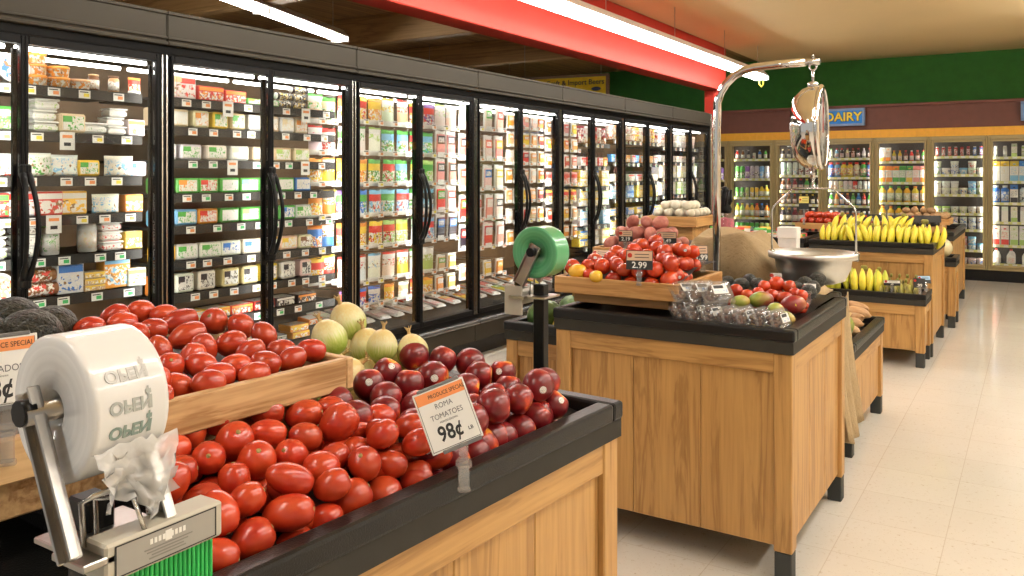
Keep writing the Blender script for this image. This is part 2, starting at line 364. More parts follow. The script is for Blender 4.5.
# ------------------------------------------------------------------ package shapes (front faces +X, stands on z = 0)
def m_block(w, h, d):
    b = MB(); b.rbox((-d, -w/2, 0), (0, w/2, h), .006, 0)
    b.rbox((-.002, -w*.40, h*.14), (.0012, w*.40, h*.86), .0005, 3); b.rbox((-.001, -w*.40, h*.55), (.0018, -w*.05, h*.86), .0004, 1)
    return b.mesh('cheese_block', PK)
def m_card(w, h, d):
    b = MB(); b.rbox((-d, -w/2, 0), (0, w/2, h), .003, 0)
    b.rbox((-.002, -w*.46, h*.08), (.001, w*.46, h*.62), .0004, 2); b.rbox((-.002, -w*.46, h*.68), (.0014, w*.46, h*.92), .0004, 1)
    b.rbox((-d*.9, -w*.44, h-.001), (-d*.1, w*.44, h+.0006), .0003, 3)
    return b.mesh('carton', PK)
def m_bag(w, h, d, bands):
    b = MB(); nu, nv = 8, 12
    def prof(u, v):
        e = 1-abs(2*u-1)**2.6; f = min(1, v/.10, (1-v)/.16); f = max(0, f)
        return d*.5*max(0, e)*(f**.6)*(1.15-.35*v)
    for sgn in (1, -1):
        vs = []; fs = []; ms = []
        for j in range(nv+1):
            for i in range(nu+1):
                u, v = i/nu, j/nv; ww = w*(1-.03*sin(pi*v))
                vs.append((sgn*prof(u, v)+.0006*sgn, (u-.5)*ww, v*h))
        for j in range(nv):
            for i in range(nu):
                a = j*(nu+1)+i; q = (a, a+1, a+nu+2, a+nu+1); fs.append(q if sgn > 0 else q[::-1])
                v = (j+.5)/nv; ms.append(next(mi for top, mi in bands if v <= top))
        k = len(b.f); b.add(vs, fs, 0, True)
        for j, x in enumerate(ms): b.m[k+j] = x
    return b.mesh('bag', PK)
def m_vac(w, h, d):
    b = MB(); b.rbox((-d*.5, -w/2, 0), (0, w/2, h), .002, 4); b.rbox((-.001, -w*.43, h*.10), (d*.5, w*.43, h*.86), d*.3, 0)
    b.rbox((0, -w*.36, h*.50), (d*.5+.001, w*.36, h*.80), .0005, 1); b.rbox((0, -w*.28, h*.56), (d*.5+.0018, w*.28, h*.74), .0004, 3)
    b.rbox((0, -w*.34, h*.02), (d*.5+.001, w*.34, h*.20), .0004, 4)
    return b.mesh('meat_package', PK)
def m_tub(w, d, h):
    b = MB(); b.rbox((-d+.006, -w/2+.006, 0), (-.006, w/2-.006, h*.8), .006, 4); b.rbox((-d+.002, -w/2+.002, h*.12), (-.0035, w/2-.002, h*.6), .004, 3)
    b.rbox((-d, -w/2, h*.78), (0, w/2, h), .004, 4); b.rbox((-d*.8, -w*.35, h-.001), (-d*.2, w*.35, h+.0008), .0004, 1)
    return b.mesh('plastic_tub', PK)
def m_round(r, h):
    b = MB(); b.lathe([(r*.86, 0), (r*.9, h*.05), (r*.97, h*.72), (r, h*.74), (r, h*.97), (r*.94, h)], 20, mids=[2, 2, 0, 0, 0]); return b.mesh('round_tub', PK)
def m_bottle(r, h, neck=.45, capm=1, bodym=0, labm=3, sh=.62):
    b = MB(); n = r*neck
    b.lathe([(r*.9, 0), (r, h*.03), (r, h*.12), (r*1.01, h*.12), (r*1.01, h*sh*.82), (r, h*sh*.82), (r*.97, h*sh), (n*1.05, h*.84), (n, h*.88)], 14, mids=[bodym, bodym, labm, labm, labm, bodym, bodym, bodym])
    b.lathe([(n*1.22, h*.88), (n*1.22, h*.985), (n*1.05, h)], 12, capm); return b.mesh('bottle', PK)
def m_can(r, h):
    b = MB(); b.lathe([(r*.8, 0), (r, h*.05), (r, h*.10), (r, h*.55), (r, h*.9), (r*.82, h*.98), (r*.74, h), (r*.7, h*.985)], 14, mids=[4, 0, 2, 0, 0, 4, 4]); return b.mesh('can', PK)
def m_gable(w, h):
    b = MB(); d = w
    b.rbox((-d, -w/2, 0), (0, w/2, h*.74), .002, 4); b.rbox((-.002, -w*.47, h*.03), (.0008, w*.47, h*.30), .0003, 1); b.rbox((-.002, -w*.40, h*.36), (.0008, w*.40, h*.68), .0003, 3)
    b.add([(-d, -w/2, h*.74), (0, -w/2, h*.74), (0, w/2, h*.74), (-d, w/2, h*.74), (-d/2-.006, -w/2, h*.93), (-d/2+.006, -w/2, h*.93), (-d/2+.006, w/2, h*.93), (-d/2-.006, w/2, h*.93)],
          [(1, 2, 6, 5), (3, 0, 4, 7), (0, 1, 5, 4), (2, 3, 7, 6), (4, 5, 6, 7)], 0)
    b.rbox((-d/2-.004, -w/2, h*.92), (-d/2+.004, w/2, h), .001, 0); b.lathe([(.014, 0), (.014, .012)], 10, 1, Matrix.Translation((-d*.2, 0, h*.82)))
    return b.mesh('gable_carton', PK)
def m_jug(w, h):
    b = MB(); b.rbox((-w, -w/2, 0), (0, w/2, h*.6), .02, 4, None, 2, True)
    b.add([(-w*.97, -w*.46, h*.56), (-.03*w, -w*.46, h*.56), (-.03*w, w*.46, h*.56), (-w*.97, w*.46, h*.56), (-w*.62, -w*.13, h*.9), (-w*.38, -w*.13, h*.9), (-w*.38, w*.13, h*.9), (-w*.62, w*.13, h*.9)],
          [(0, 1, 5, 4), (1, 2, 6, 5), (2, 3, 7, 6), (3, 0, 4, 7)], 4, True)
    b.lathe([(.021, h*.89), (.021, h)], 12, 1, Matrix.Translation((-w/2, 0, 0)))
    b.tube([(-w*.2, w*.30, h*.5), (-w*.12, w*.42, h*.62), (-w*.3, w*.30, h*.78), (-w*.42, w*.14, h*.84)], .012, 8, 4)
    b.rbox((-.002, -w*.34, h*.10), (.0012, w*.34, h*.42), .0004, 3); return b.mesh('jug', PK)
def m_tube(r, L):
    b = MB(); b.lathe([(r*.3, 0), (r*.95, .01), (r, .03), (r, L-.03), (r*.95, L-.01), (r*.3, L)], 12, mids=[4, 0, 2, 0, 4], M=Matrix.Translation((-r, -L/2, r)) @ Matrix.Rotation(-pi/2, 4, 'X')); return b.mesh('sausage_tube', PK)
def m_wheel(r, d):
    b = MB(); b.lathe([(r*.97, 0), (r, .003), (r, d-.003), (r*.97, d)], 24, 4, M=Matrix.Translation((-d, 0, r)) @ Matrix.Rotation(pi/2, 4, 'Y'))
    b.lathe([(r*.82, d-.002), (r*.82, d+.001)], 24, 2, M=Matrix.Translation((-d, 0, r)) @ Matrix.Rotation(pi/2, 4, 'Y')); return b.mesh('round_cheese_box', PK)
MS = {
 'block': m_block(.095, .052, .07), 'slab': m_block(.115, .055, .05), 'thin': m_block(.105, .03, .08), 'wedge': m_card(.028, .105, .07), 'badge': m_block(.088, .062, .06),
 'card': m_card(.085, .075, .05), 'box': m_card(.105, .125, .05), 'bigbox': m_card(.12, .15, .06), 'flat': m_card(.13, .035, .10), 'widebox': m_card(.15, .07, .08),
 'bag': m_bag(.118, .165, .05, [(.13, 4), (.62, 2), (.82, 1), (2, 0)]), 'chunkbag': m_bag(.15, .10, .06, [(.6, 2), (.8, 3), (2, 0)]), 'clearbag': m_bag(.112, .175, .035, [(.14, 4), (.5, 0), (.74, 2), (.9, 4), (2, 1)]),
 'smallbag': m_bag(.10, .115, .04, [(.2, 4), (.58, 2), (.8, 1), (2, 0)]), 'vac': m_vac(.105, .185, .02), 'smallvac': m_vac(.09, .115, .02),
 'tub': m_tub(.10, .08, .042), 'round': m_round(.043, .042), 'shaker': m_bottle(.034, .125, .8, 1, 4, 3, .8), 'jar': m_bottle(.036, .115, .75, 1, 0, 3, .8),
 'can': m_can(.030, .125), 'tallcan': m_can(.027, .155), 'soda': m_bottle(.031, .185, .42), 'tea': m_bottle(.036, .19, .45), 'juice': m_bottle(.044, .225, .42, 1, 0, 3, .7), 'pet': m_bottle(.044, .225, .55, 1, 0, 2, .78),
 'gable': m_gable(.085, .235), 'jug': m_jug(.13, .25), 'yog': m_round(.047, .085), 'whip': m_bottle(.031, .20, .7, 1, 0, 2, .9), 'sausage': m_tube(.027, .17), 'wheel': m_wheel(.058, .03), 'egg': m_card(.14, .07, .10), 'cup': m_round(.04, .07)}
NAMES = {'block': 'cheese_block', 'slab': 'cheese_block', 'thin': 'flat_package', 'wedge': 'cheese_wedge', 'badge': 'cheese_block', 'card': 'food_carton', 'box': 'food_carton', 'bigbox': 'food_carton', 'flat': 'flat_package', 'widebox': 'food_carton',
 'bag': 'cheese_bag', 'chunkbag': 'food_bag', 'clearbag': 'cheese_bag', 'smallbag': 'snack_bag', 'vac': 'meat_package', 'smallvac': 'meat_package', 'tub': 'plastic_tub', 'round': 'round_tub', 'shaker': 'shaker_bottle', 'jar': 'jar', 'can': 'beverage_can', 'tallcan': 'beverage_can',
 'soda': 'soda_bottle', 'tea': 'drink_bottle', 'juice': 'juice_bottle', 'pet': 'drink_bottle', 'gable': 'milk_carton', 'jug': 'milk_jug', 'yog': 'yogurt_tub', 'whip': 'spray_can', 'sausage': 'sausage_roll', 'wheel': 'cheese_box', 'egg': 'food_carton', 'cup': 'round_tub'}
CATS = {'cheese_block': 'cheese', 'flat_package': 'package', 'cheese_wedge': 'cheese', 'food_carton': 'carton', 'cheese_bag': 'cheese bag', 'food_bag': 'bag', 'snack_bag': 'bag', 'meat_package': 'packaged meat', 'plastic_tub': 'tub', 'round_tub': 'tub', 'shaker_bottle': 'bottle', 'jar': 'jar',
 'beverage_can': 'can', 'soda_bottle': 'bottle', 'drink_bottle': 'bottle', 'juice_bottle': 'bottle', 'milk_carton': 'milk carton', 'milk_jug': 'milk jug', 'yogurt_tub': 'tub', 'spray_can': 'can', 'sausage_roll': 'sausage', 'cheese_box': 'cheese'}
CN = {'w': ('white', (.80, .78, .72)), 'c': ('cream', (.80, .66, .40)), 'y': ('yellow', (.85, .58, .06)), 'o': ('orange', (.85, .30, .04)), 'r': ('red', (.72, .055, .04)), 'g': ('green', (.10, .42, .07)), 'b': ('blue', (.05, .20, .60)), 'n': ('brown', (.22, .085, .03)), 'k': ('dark', (.04, .03, .035)),
      'p': ('pink', (.80, .34, .28)), 't': ('tan', (.68, .44, .22)), 'm': ('maroon', (.26, .03, .04)), 'l': ('light green', (.42, .62, .16)), 'q': ('sky blue', (.22, .52, .78)), 's': ('silver', (.55, .55, .55)), 'v': ('violet', (.22, .10, .34)), 'e': ('pale pink', (.86, .62, .52))}
_n = {}
def place(kind, cols, loc, where, group, rz=0.0, sc=1.0, parent=None, tilt=0.0):
    """one package; cols: two colour letters (body, second colour)"""
    a, b2 = cols[0], cols[1]; nm = NAMES[kind]
    o = link(nm, MS[kind], None, loc, (0, tilt, rz)); o.scale = (sc, sc, sc)
    ca = [min(1, x*rng.uniform(.88, 1.12)) for x in CN[a][1]]; o.color = (*ca, 1); o['tint'] = [float(x) for x in CN[b2][1]]
    i = _n.get(where, 0); _n[where] = i+1
    d = CN[a][0] if a == b2 else CN[a][0] + ' and ' + CN[b2][0]
    return tag(o, f"{d} {nm.replace('_', ' ')}, {ORD[i]} along {where}", CATS[nm], group)
# ------------------------------------------------------------------ wall coolers with glass doors
DX, PITCH, Y0 = -3.17, 1.165, 1.025
def case_meshes():
    M = {}; L = PITCH
    b = MB(); b.rbox((-.80, 0.001, 1.775), (.035, L-.001, 1.92), .006); b.rbox((.03, .001, 1.80), (.042, L-.001, 1.812), .003); b.rbox((.03, .001, 1.775), (.045, L-.001, 1.79), .003); b.rbox((.02, .001, 1.905), (.040, L-.001, 1.922), .004)
    M['header'] = b.mesh('header', case_brown)
    b = MB(); b.rbox((-.80, .001, .11), (.01, L-.001, .225), .004); M['base'] = b.mesh('base_panel', case_brown)
    b = MB(); b.box((-.78, .001, 0), (-.04, L-.001, .11)); M['kick'] = b.mesh('kick_plate', black)
    b = MB(); b.rbox((-.02, .001, .228), (.055, L-.001, .262), .012, seg=3, smooth=True); b.rbox((.045, .001, .252), (.060, L-.001, .258), .002); M['bumper'] = b.mesh('bumper_rail', P('bumper', (.07, .07, .07), .25, coat=.4))
    b = MB(); b.box((-.80, 0, .225), (-.77, L, 1.775)); M['back'] = b.mesh('back_panel', back_brown)
    b = MB(); b.add([(-.05, 0, .30), (-.05, L, .30), (-.77, L, .40), (-.77, 0, .40), (-.05, 0, .262), (-.05, L, .262), (-.77, L, .262), (-.77, 0, .262)], [(0,1,2,3),(4,7,6,5),(0,4,5,1),(1,5,6,2),(2,6,7,3),(3,7,4,0)]); M['deck'] = b.mesh('bottom_deck', cool_dark)
    b = MB()
    for y in (0, L): b.box((-.022, max(0, y-.024), .262), (.012, min(L, y+.024), 1.775))
    b.box((-.04, 0, 1.735), (.012, L, 1.775)); b.box((-.04, 0, .262), (.012, L, .292)); b.box((.0, 0, 1.742), (.018, L, 1.75))
    M['frame'] = b.mesh('door_surround', cool_black)
    b = MB(); b.box((.012, 0, .29), (.0165, .006, 1.735)); M['strip'] = b.mesh('bright_strip', steel)
    b = MB(); b.box((-.0292, -.019, .34), (-.0272, .019, 1.68)); M['mfill'] = b.mesh('mullion_fill', [mull_fill]); b = MB(); b.box((-.0265, -.023, .33), (-.0225, .023, 1.69)); b.box((-.034, -.023, .33), (-.0225, -.0205, 1.69)); b.box((-.034, .0205, .33), (-.0225, .023, 1.69)); b.box((-.034, -.023, 1.682), (-.0225, .023, 1.69)); M['mshield'] = b.mesh('fill_shield', cool_black)  # added fill strip behind each mullion, with a shield to keep it unseen
    w = L/2-.03; b = MB()
    for a, c in (((-.012, 0, .292), (.022, .014, 1.735)), ((-.012, w-.014, .292), (.022, w, 1.735)), ((-.012, .014, .292), (.022, w-.014, .325)), ((-.012, .014, 1.705), (.022, w-.014, 1.735))): b.rbox(a, c, .003)
    M['door'] = b.mesh('door', cool_black)
    b = MB(); b.box((.002, .0145, .3255), (.008, w-.0145, 1.7045)); M['glass'] = b.mesh('glass_pane', glass)
    for s in (0, 1):
        y = .009 if s else w-.009; ys = y+(.012 if s else -.012); b = MB()
        pts = [(.02+.055*sin(pi*k/14)**.7, y+(ys-y)*sin(pi*k/14), .83+.40*k/14) for k in range(15)]
        b.tube(pts, [.013 if k in (0, 1, 13, 14) else .0095 for k in range(15)], 8)
        for z in (.83, 1.23): b.rbox((.018, y-.012, z-.03), (.034, y+.012, z+.03), .006)
        M['handle%d' % s] = b.mesh('handle', black)
    b = MB(); b.cyl((0, .02, 0), (0, L/2-.02, 0), .009, 10); M['lamp'] = b.mesh('case_lamp', case_lamp)
    b = MB(); b.rbox((-.03, .03, -.02), (.03, .08, .02), .004); M['lampcap'] = b.mesh('lamp_socket', cool_dark)
    b = MB(); b.box((-.42, .03, -.012), (0, L-.03, 0)); b.box((-.002, .03, -.036), (.006, L-.03, .004)); M['shelf'] = b.mesh('shelf', shelf_steel)
    b = MB(); b.box((-.42, .03, -.012), (0, L/2-.03, 0)); b.box((-.002, .03, -.036), (.006, L/2-.03, .004)); M['halfshelf'] = b.mesh('shelf', shelf_steel)
    b = MB(); b.tube([(-.36, 0, .0), (0, 0, 0), (.012, 0, .012)], .0028, 6); M['peg'] = b.mesh('peg_hook', wire)
    for k, mt in (('o', orange_ink), ('y', yellow_ink), ('g', green_ink)):
        b = MB(); b.box((0, -.024, -.016), (.002, .024, .016), 0); b.box((.0018, -.004, -.010), (.0026, .018, .004), 1); b.box((.0018, -.02, .007), (.0025, .015, .011), 2); M['tag_'+k] = b.mesh('price_tag', [white, mt, ink])
    b = MB(); b.box((0, -.03, -.036), (.002, .03, .036), 0); b.box((.0018, -.02, .012), (.0026, .02, .024), 1); b.box((.0018, -.014, -.02), (.0025, .014, -.006), 2); M['tag_big'] = b.mesh('price_tag', [white, orange_ink, ink])
    return M
CM = case_meshes()
CASE = ['first','second','third','fourth','fifth','sixth','seventh']
PLACE = ['at the near end', 'with block cheese', 'with hanging cheese bags', 'with hanging packaged meat', 'with small orange packages', 'with boxes and cups', 'at the far end']
class Case:
    def __init__(s, i):
        s.i = i; s.y = Y0+PITCH*i; s.nm = f"{CASE[i]} wall cooler"
        s.t = t = thing('glass_door_cooler', f"tall dark glass-door wall cooler, {CASE[i]} along the row, {PLACE[i]}", 'cooler', (DX, s.y, 0), 0, 'glass door coolers along the wall')
        for k in ('header', 'base', 'kick', 'bumper', 'back', 'deck', 'frame'): link(CM[k].name.split('.')[0], CM[k], t)
        for y in (.008, PITCH-.014): link('bright_strip', CM['strip'], t, (0, y, 0))
        for y in (.023, PITCH/2, PITCH-.023): m = link('mullion_fill', CM['mfill'], t, (0, y, 0)); link('fill_shield', CM['mshield'], m)
        for d in (0, 1):
            dr = link('door', CM['door'], t, (0, .03 if d == 0 else PITCH/2+.0, 0))
            link('glass_pane', CM['glass'], dr); link('handle', CM['handle%d' % d], dr)
            for x, z in ((-.09, 1.703), (-.28, 1.695)): link('case_lamp', CM['lamp'], t, (x, d*PITCH/2, z))
        s.row = 0
    def shelf(s, z, a=0, tags=None, half=None, big=()):
        o = link('shelf', CM['halfshelf' if half is not None else 'shelf'], s.t, (-.105, 0 if half in (None, 0) else PITCH/2, z-.004))
        n = 0; y = .09; L = PITCH/2 if half is not None else PITCH
        while y < L-.06:
            k = 'tag_big' if n in big else 'tag_'+rng.choice(tags or 'oyg'); link('price_tag', CM[k], o, (.007, y, -.018 if k != 'tag_big' else -.03)); n += 1; y += rng.uniform(.085, .15)
        s.row += 1; return o
    def w(s, r, pre=''): return f"{ORD[r]} {pre}shelf row of {s.nm}"
    def put(s, r, z, items, x=-.115, pre='', tall=1.0):
        """items: (y, kind, colours[, stack[, scale]])"""
        for it in items:
            y, kind, cols = it[:3]; n = it[3] if len(it) > 3 else 1; sc = it[4] if len(it) > 4 else 1
            h = MS_H[kind]*sc*(tall if n == 1 else 1)
            dx = -.045 if kind in ('round', 'shaker', 'jar', 'cup', 'yog') else 0
            for q in range(n):
                o = place(kind, cols, (DX+x+dx+rng.uniform(-.012, 0), s.y+y+rng.uniform(-.004, .004), z+.001+q*(h+.0015)), s.w(r, pre), f"packages in the {s.nm}", rng.uniform(-.05, .05), sc)
                if n == 1 and tall != 1: o.scale = (sc, sc, sc*tall)
    def hang(s, r, z, items, pre=''):
        for it in items:
            y, kind, cols = it[:3]; sc = it[3] if len(it) > 3 else 1
            hh = MS_H[kind]*sc; x = -.125+rng.uniform(-.015, 0)
            place(kind, cols, (DX+x, s.y+y, z), f"{ORD[r]} {pre}peg row of {s.nm}", f"packages in the {s.nm}", rng.uniform(-.09, .09), sc, tilt=rng.uniform(-.03, .06))
            pg = link('peg_hook', CM['peg'], s.t, (-.095, y, z+hh*.98))
            link('price_tag', CM['tag_'+rng.choice('ooy')], pg, (.014, 0, -hh*.98+.012))
MS_H = {k: max(v.co.z for v in m.vertices) for k, m in MS.items()}
MS_W = {k: 2*max(v.co.y for v in m.vertices) for k, m in MS.items()}
ys = lambda a, b, n: [a+(b-a)*k/max(1, n-1) for k in range(n)]
# first cooler: tubs, jars and cartons (positions along the unit start at its near edge)
c = Case(0); f = lambda y: y-c.y
zs = [1.57, 1.39, 1.215, 1.06, .90, .74]
for k, z in enumerate(zs): c.shelf(z, tags='oy' if k < 4 else 'g', big=(6,) if k in (1, 3) else ())
c.put(0, zs[0], [(f(1.42), 'wheel', 'bw'), (f(1.53), 'wheel', 'rw'), (f(1.645), 'wheel', 'bw'), (f(1.74), 'round', 'ot', 3), (f(1.83), 'round', 'ot', 2), (f(1.92), 'round', 'to'), (f(1.985), 'jar', 'nt', 1, .62), (f(2.065), 'jar', 'tn', 1, .62), (f(2.14), 'smallbag', 'or', 1, .6)])
c.put(1, zs[1], [(f(1.44), 'chunkbag', 'gw', 1, .9), (f(1.58), 'chunkbag', 'gl', 1, .9), (f(1.765), 'tub', 'wl', 3), (f(1.87), 'badge', 'cg', 1, 1.25), (f(1.965), 'tub', 'gw', 1, 1.1), (f(2.06), 'tub', 'ew', 3, .85), (f(2.145), 'card', 'wo', 1, .9)])
c.put(2, zs[2], [(f(1.42), 'chunkbag', 'wr', 1, .9), (f(1.58), 'chunkbag', 'wr', 1, .85), (f(1.71), 'chunkbag', 'wg', 1, .9), (f(1.83), 'chunkbag', 'wq', 1, .85), (f(1.94), 'badge', 'yg', 1, 1.05), (f(2.06), 'chunkbag', 'wq', 1, .85), (f(2.15), 'badge', 'wb')])
c.put(3, zs[3], [(f(1.45), 'card', 'rw', 1, 1.2), (f(1.57), 'card', 'rg', 1, 1.2), (f(1.67), 'card', 'wr', 1, 1.25), (f(1.775), 'card', 'rw', 1, 1.25), (f(1.875), 'card', 'yw', 1, 1.25), (f(2.01), 'chunkbag', 'wq', 1, .8), (f(2.13), 'card', 'oy')])
c.put(4, zs[4], [(f(1.44), 'tub', 'wk', 3), (f(1.57), 'tub', 'wl', 3), (f(1.69), 'tub', 'wk', 3), (f(1.80), 'shaker', 'wg'), (f(1.95), 'shaker', 'wc', 1, 1.1), (f(2.04), 'tub', 'wr', 3, .95), (f(2.14), 'card', 'yo')])
c.put(5, zs[5], [(f(1.45), 'wheel', 'tn', 1, .95), (f(1.59), 'wheel', 'tr', 1, .95), (f(1.735), 'sausage', 'nr', 2), (f(1.865), 'box', 'wb', 1, 1.0), (f(1.965), 'flat', 'ty', 3, .7), (f(2.06), 'bigbox', 'oq', 1, 1.0), (f(2.145), 'card', 'wy')])
c.put(6, .325, [(f(1.5), 'widebox', 'kn'), (f(1.75), 'widebox', 'gw'), (f(1.95), 'box', 'wg', 1, .9)], -.2)
# second cooler: block cheese
c = Case(1); zs = [1.57, 1.44, 1.29, 1.135, .99, .83, .68, .54]
for k, z in enumerate(zs): c.shelf(z, tags='oo' if k in (0, 1, 5, 6) else 'gwo'.replace('w', 'g'), big=(3, 7) if k in (0, 2) else ())
c.put(0, zs[0], [(.07, 'card', 'yl', 1, .7)]+[(.115+.024*k, 'wedge', 'et') for k in range(4)]+[(.215, 'box', 'wr', 1, .8), (.34, 'widebox', 'ro', 1, .95), (.49, 'widebox', 'ro', 1, .85), (.60, 'thin', 'gy'), (.70, 'thin', 'gl'), (.80, 'sausage', 'ky', 2, .7), (.90, 'sausage', 'ky', 3, .7)])
c.put(1, zs[1], [(.07, 'badge', 'cg')]+[(y, 'badge', k) for y, k in zip(ys(.18, .92, 8), ['cw', 'co', 'yg', 'cg', 'wc', 'ct', 'wc', 'co'])], tall=1.28)
c.put(2, zs[2], [(y, 'slab', k) for y, k in zip(ys(.10, .92, 7), ['wr', 'wg', 'wg', 'wc', 'cw', 'cl', 'cl'])], tall=1.28)
c.put(3, zs[3], [(y, 'slab', k) for y, k in zip(ys(.09, .93, 8), ['gw', 'go', 'gr', 'gw', 'gq', 'gl', 'gw', 'bw'])], tall=1.28)
c.put(4, zs[4], [(y, 'slab', k) for y, k in zip(ys(.09, .93, 8), ['qg', 'qg', 'or', 'gw', 'gl', 'gw', 'gb', 'wg'])], tall=1.28)
c.put(5, zs[5], [(y, 'slab', k) for y, k in zip(ys(.09, .95, 8), ['yw', 'wg', 'wg', 'wb', 'wb', 'yr', 'cy', 'cn'])], tall=1.28)
c.put(6, zs[6], [(y, 'badge', k, 1, 1.1) for y, k in zip(ys(.08, .95, 8), ['ok', 'wk', 'wk', 'ck', 'ck', 'yk', 'wk', 'ek'])], tall=1.28)
c.put(7, zs[7], [(y, 'flat', k) for y, k in zip(ys(.1, .95, 7), ['wc', 'yw', 'yo', 'ro', 'rk', 'kw', 'ko'])], tall=1.28)
c.put(8, .33, [(y, k, q, n) for y, k, q, n in [(.15, 'flat', 'ck', 1), (.32, 'flat', 'kc', 1), (.5, 'flat', 'cw', 2), (.67, 'flat', 'ck', 2), (.84, 'flat', 'kw', 1), (1.0, 'flat', 'oy', 2)]], -.22)
for r, (z, k) in enumerate([(1.50, 'cg'), (1.33, 'wr'), (1.16, 'oy'), (.98, 'yo'), (.80, 'ob'), (.62, 'yr')]):
    c.hang(r, z, [(1.02, 'bag' if r > 1 else 'clearbag', k, .92), (1.115, 'clearbag' if r > 1 else 'bag', k[::-1], .9)])
# third cooler: hanging bags of cheese
c = Case(2); cy = ys(.075, 1.09, 9)
rows = [(1.515, ['bag ro', 'bag yr', 'bag oy', 'clearbag wy', 'clearbag tr', 'bag yr', 'bag vr', 'clearbag wl', 'clearbag ew']),
        (1.335, ['bag wg', 'clearbag wg', 'clearbag wl', 'bag gq', 'bag gq', 'bag gr', 'bag gq', 'vac pk', 'vac pk']),
        (1.155, ['bag oy', 'bag oy', 'bag gy', 'bag gr', 'bag gq', 'bag gy', 'bag lg', 'vac pk', 'vac pk']),
        (.975, ['bag vg', 'bag bg', 'bag qr', 'bag qg', 'bag qr', 'bag gw', 'bag qk', 'vac rg', 'vac er']),
        (.79, ['bag or', 'bag oy', 'bag yr', 'bag lr', 'bag ly', 'clearbag wg', 'bag qr', 'vac kb', 'vac kb']),
        (.59, ['clearbag er', 'clearbag wr', 'clearbag wq', 'clearbag er', 'clearbag yr', 'clearbag wg', 'clearbag lw', 'smallvac tg', 'smallvac yw']),
        (.455, ['smallbag vr', 'smallbag br', 'smallbag bw', 'smallbag oy', 'smallbag wt', 'smallbag ro', 'smallbag oy', 'smallvac ow', 'smallvac yw'])]
for r, (z, it) in enumerate(rows): c.hang(r, z, [(y, *q.split(), .96) for y, q in zip(cy, it)])
def deck(c, cols, r=9, rows=2):
    for j in range(rows):
        for k, q in enumerate(cols[j]):
            y = .09+(PITCH-.18)*k/(len(cols[j])-1); x = -.20-.17*j
            o = place('vac' if q[0] == '/' else 'flat', q.strip('/'), (DX+x, c.y+y, .302+.139*(-x-.05)+.004+rng.uniform(0, .004)), f"{'front' if j == 0 else 'rear'} of bottom deck of {c.nm}", f"packages in the {c.nm}", rng.uniform(-.1, .1), .9, tilt=0)
            if q[0] == '/': o.rotation_euler = (0, -pi/2+.139+.02, rng.uniform(-.15, .15)); o.location.z += .012
            else: o.rotation_euler = (0, .139, rng.uniform(-.1, .1))
deck(c, [['oy', 'yr', '/wr', '/ew', '/we', '/ew', '/wr', '/ew'], ['ow', '/we', '/wr', '/er', '/er', '/wg', '/rg', '/ew']])
# fourth cooler: packaged meat
c = Case(3); a = ys(.07, .50, 4); b_ = ys(.65, 1.10, 5)
rows = [(1.53, ['clearbag wl', 'clearbag wk', 'vac eg', 'vac er']), (1.32, ['vac pk', 'vac eg', 'vac er', 'vac py']), (1.11, ['vac pr', 'vac pk', 'vac eb', 'vac ey']), (.90, ['vac rg', 'vac wr', 'vac pw', 'vac ek']), (.70, ['vac kr', 'vac rg', 'vac rw', 'vac pw']), (.50, ['smallvac tw', 'smallvac ek', 'smallvac yw', 'smallvac oy'])]
for r, (z, it) in enumerate(rows): c.hang(r, z, [(y, *q.split()) for y, q in zip(a, it)])
rows = [1.565, 1.43, 1.295, 1.16, 1.01, .86, .70]; pal = ['ot', 'rm', 'mo', 'to', 'pt', 'ot', 'ew', 'yo', 'or']
for r, z in enumerate(rows): c.hang(r, z, [(y, 'smallvac', pal[(r*3+k*2) % 9], .98) for k, y in enumerate(b_)], 'right-door ')
deck(c, [['/py', '/yr', '/ew', '/pr', '/yg', '/pe', '/py'], ['/eg', '/pr', '/ow', '/py', '/pr', '/ep', '/ow']])
# fifth cooler
c = Case(4); b_ = ys(.07, .50, 4); pal = ['ok', 'or', 'yo', 'rt', 'ow', 'to', 'pr']
for r, z in enumerate([1.545, 1.41, 1.275, 1.13, .985, .84, .69]):
    c.hang(r, z, [(y, 'smallvac' if r not in (3, 4) else 'smallbag', ('yr' if r in (4,) else 'pr' if r == 3 else pal[(r*2+k*3) % 7])) for k, y in enumerate(b_)])
for r, (z, it) in enumerate([(1.50, ['cup mw', 'cup wr', 'cup ym', 'cup rw', 'cup wr', 'cup mw']), (1.30, ['card wr', 'card rb', 'card ew', 'card rw', 'card yr']), (1.12, ['widebox yw', 'widebox yb', 'widebox yw']), (.95, ['widebox wy', 'widebox cy', 'widebox wl']), (.78, ['widebox wq', 'widebox wl', 'widebox qw']), (.60, ['widebox yb', 'widebox wc', 'widebox cy'])]):
    c.shelf(z, half=1); n = len(it); c.put(r, z, [(y, *q.split(), 2 if z not in (1.30,) else 1) for y, q in zip(ys(.66, 1.09, n), it)], -.115, 'right-door ')
deck(c, [['/yr', '/pr', '/yo', '/py', 'cy', 'yw'], ['/py', '/er', '/yr', 'yw', 'wy']])
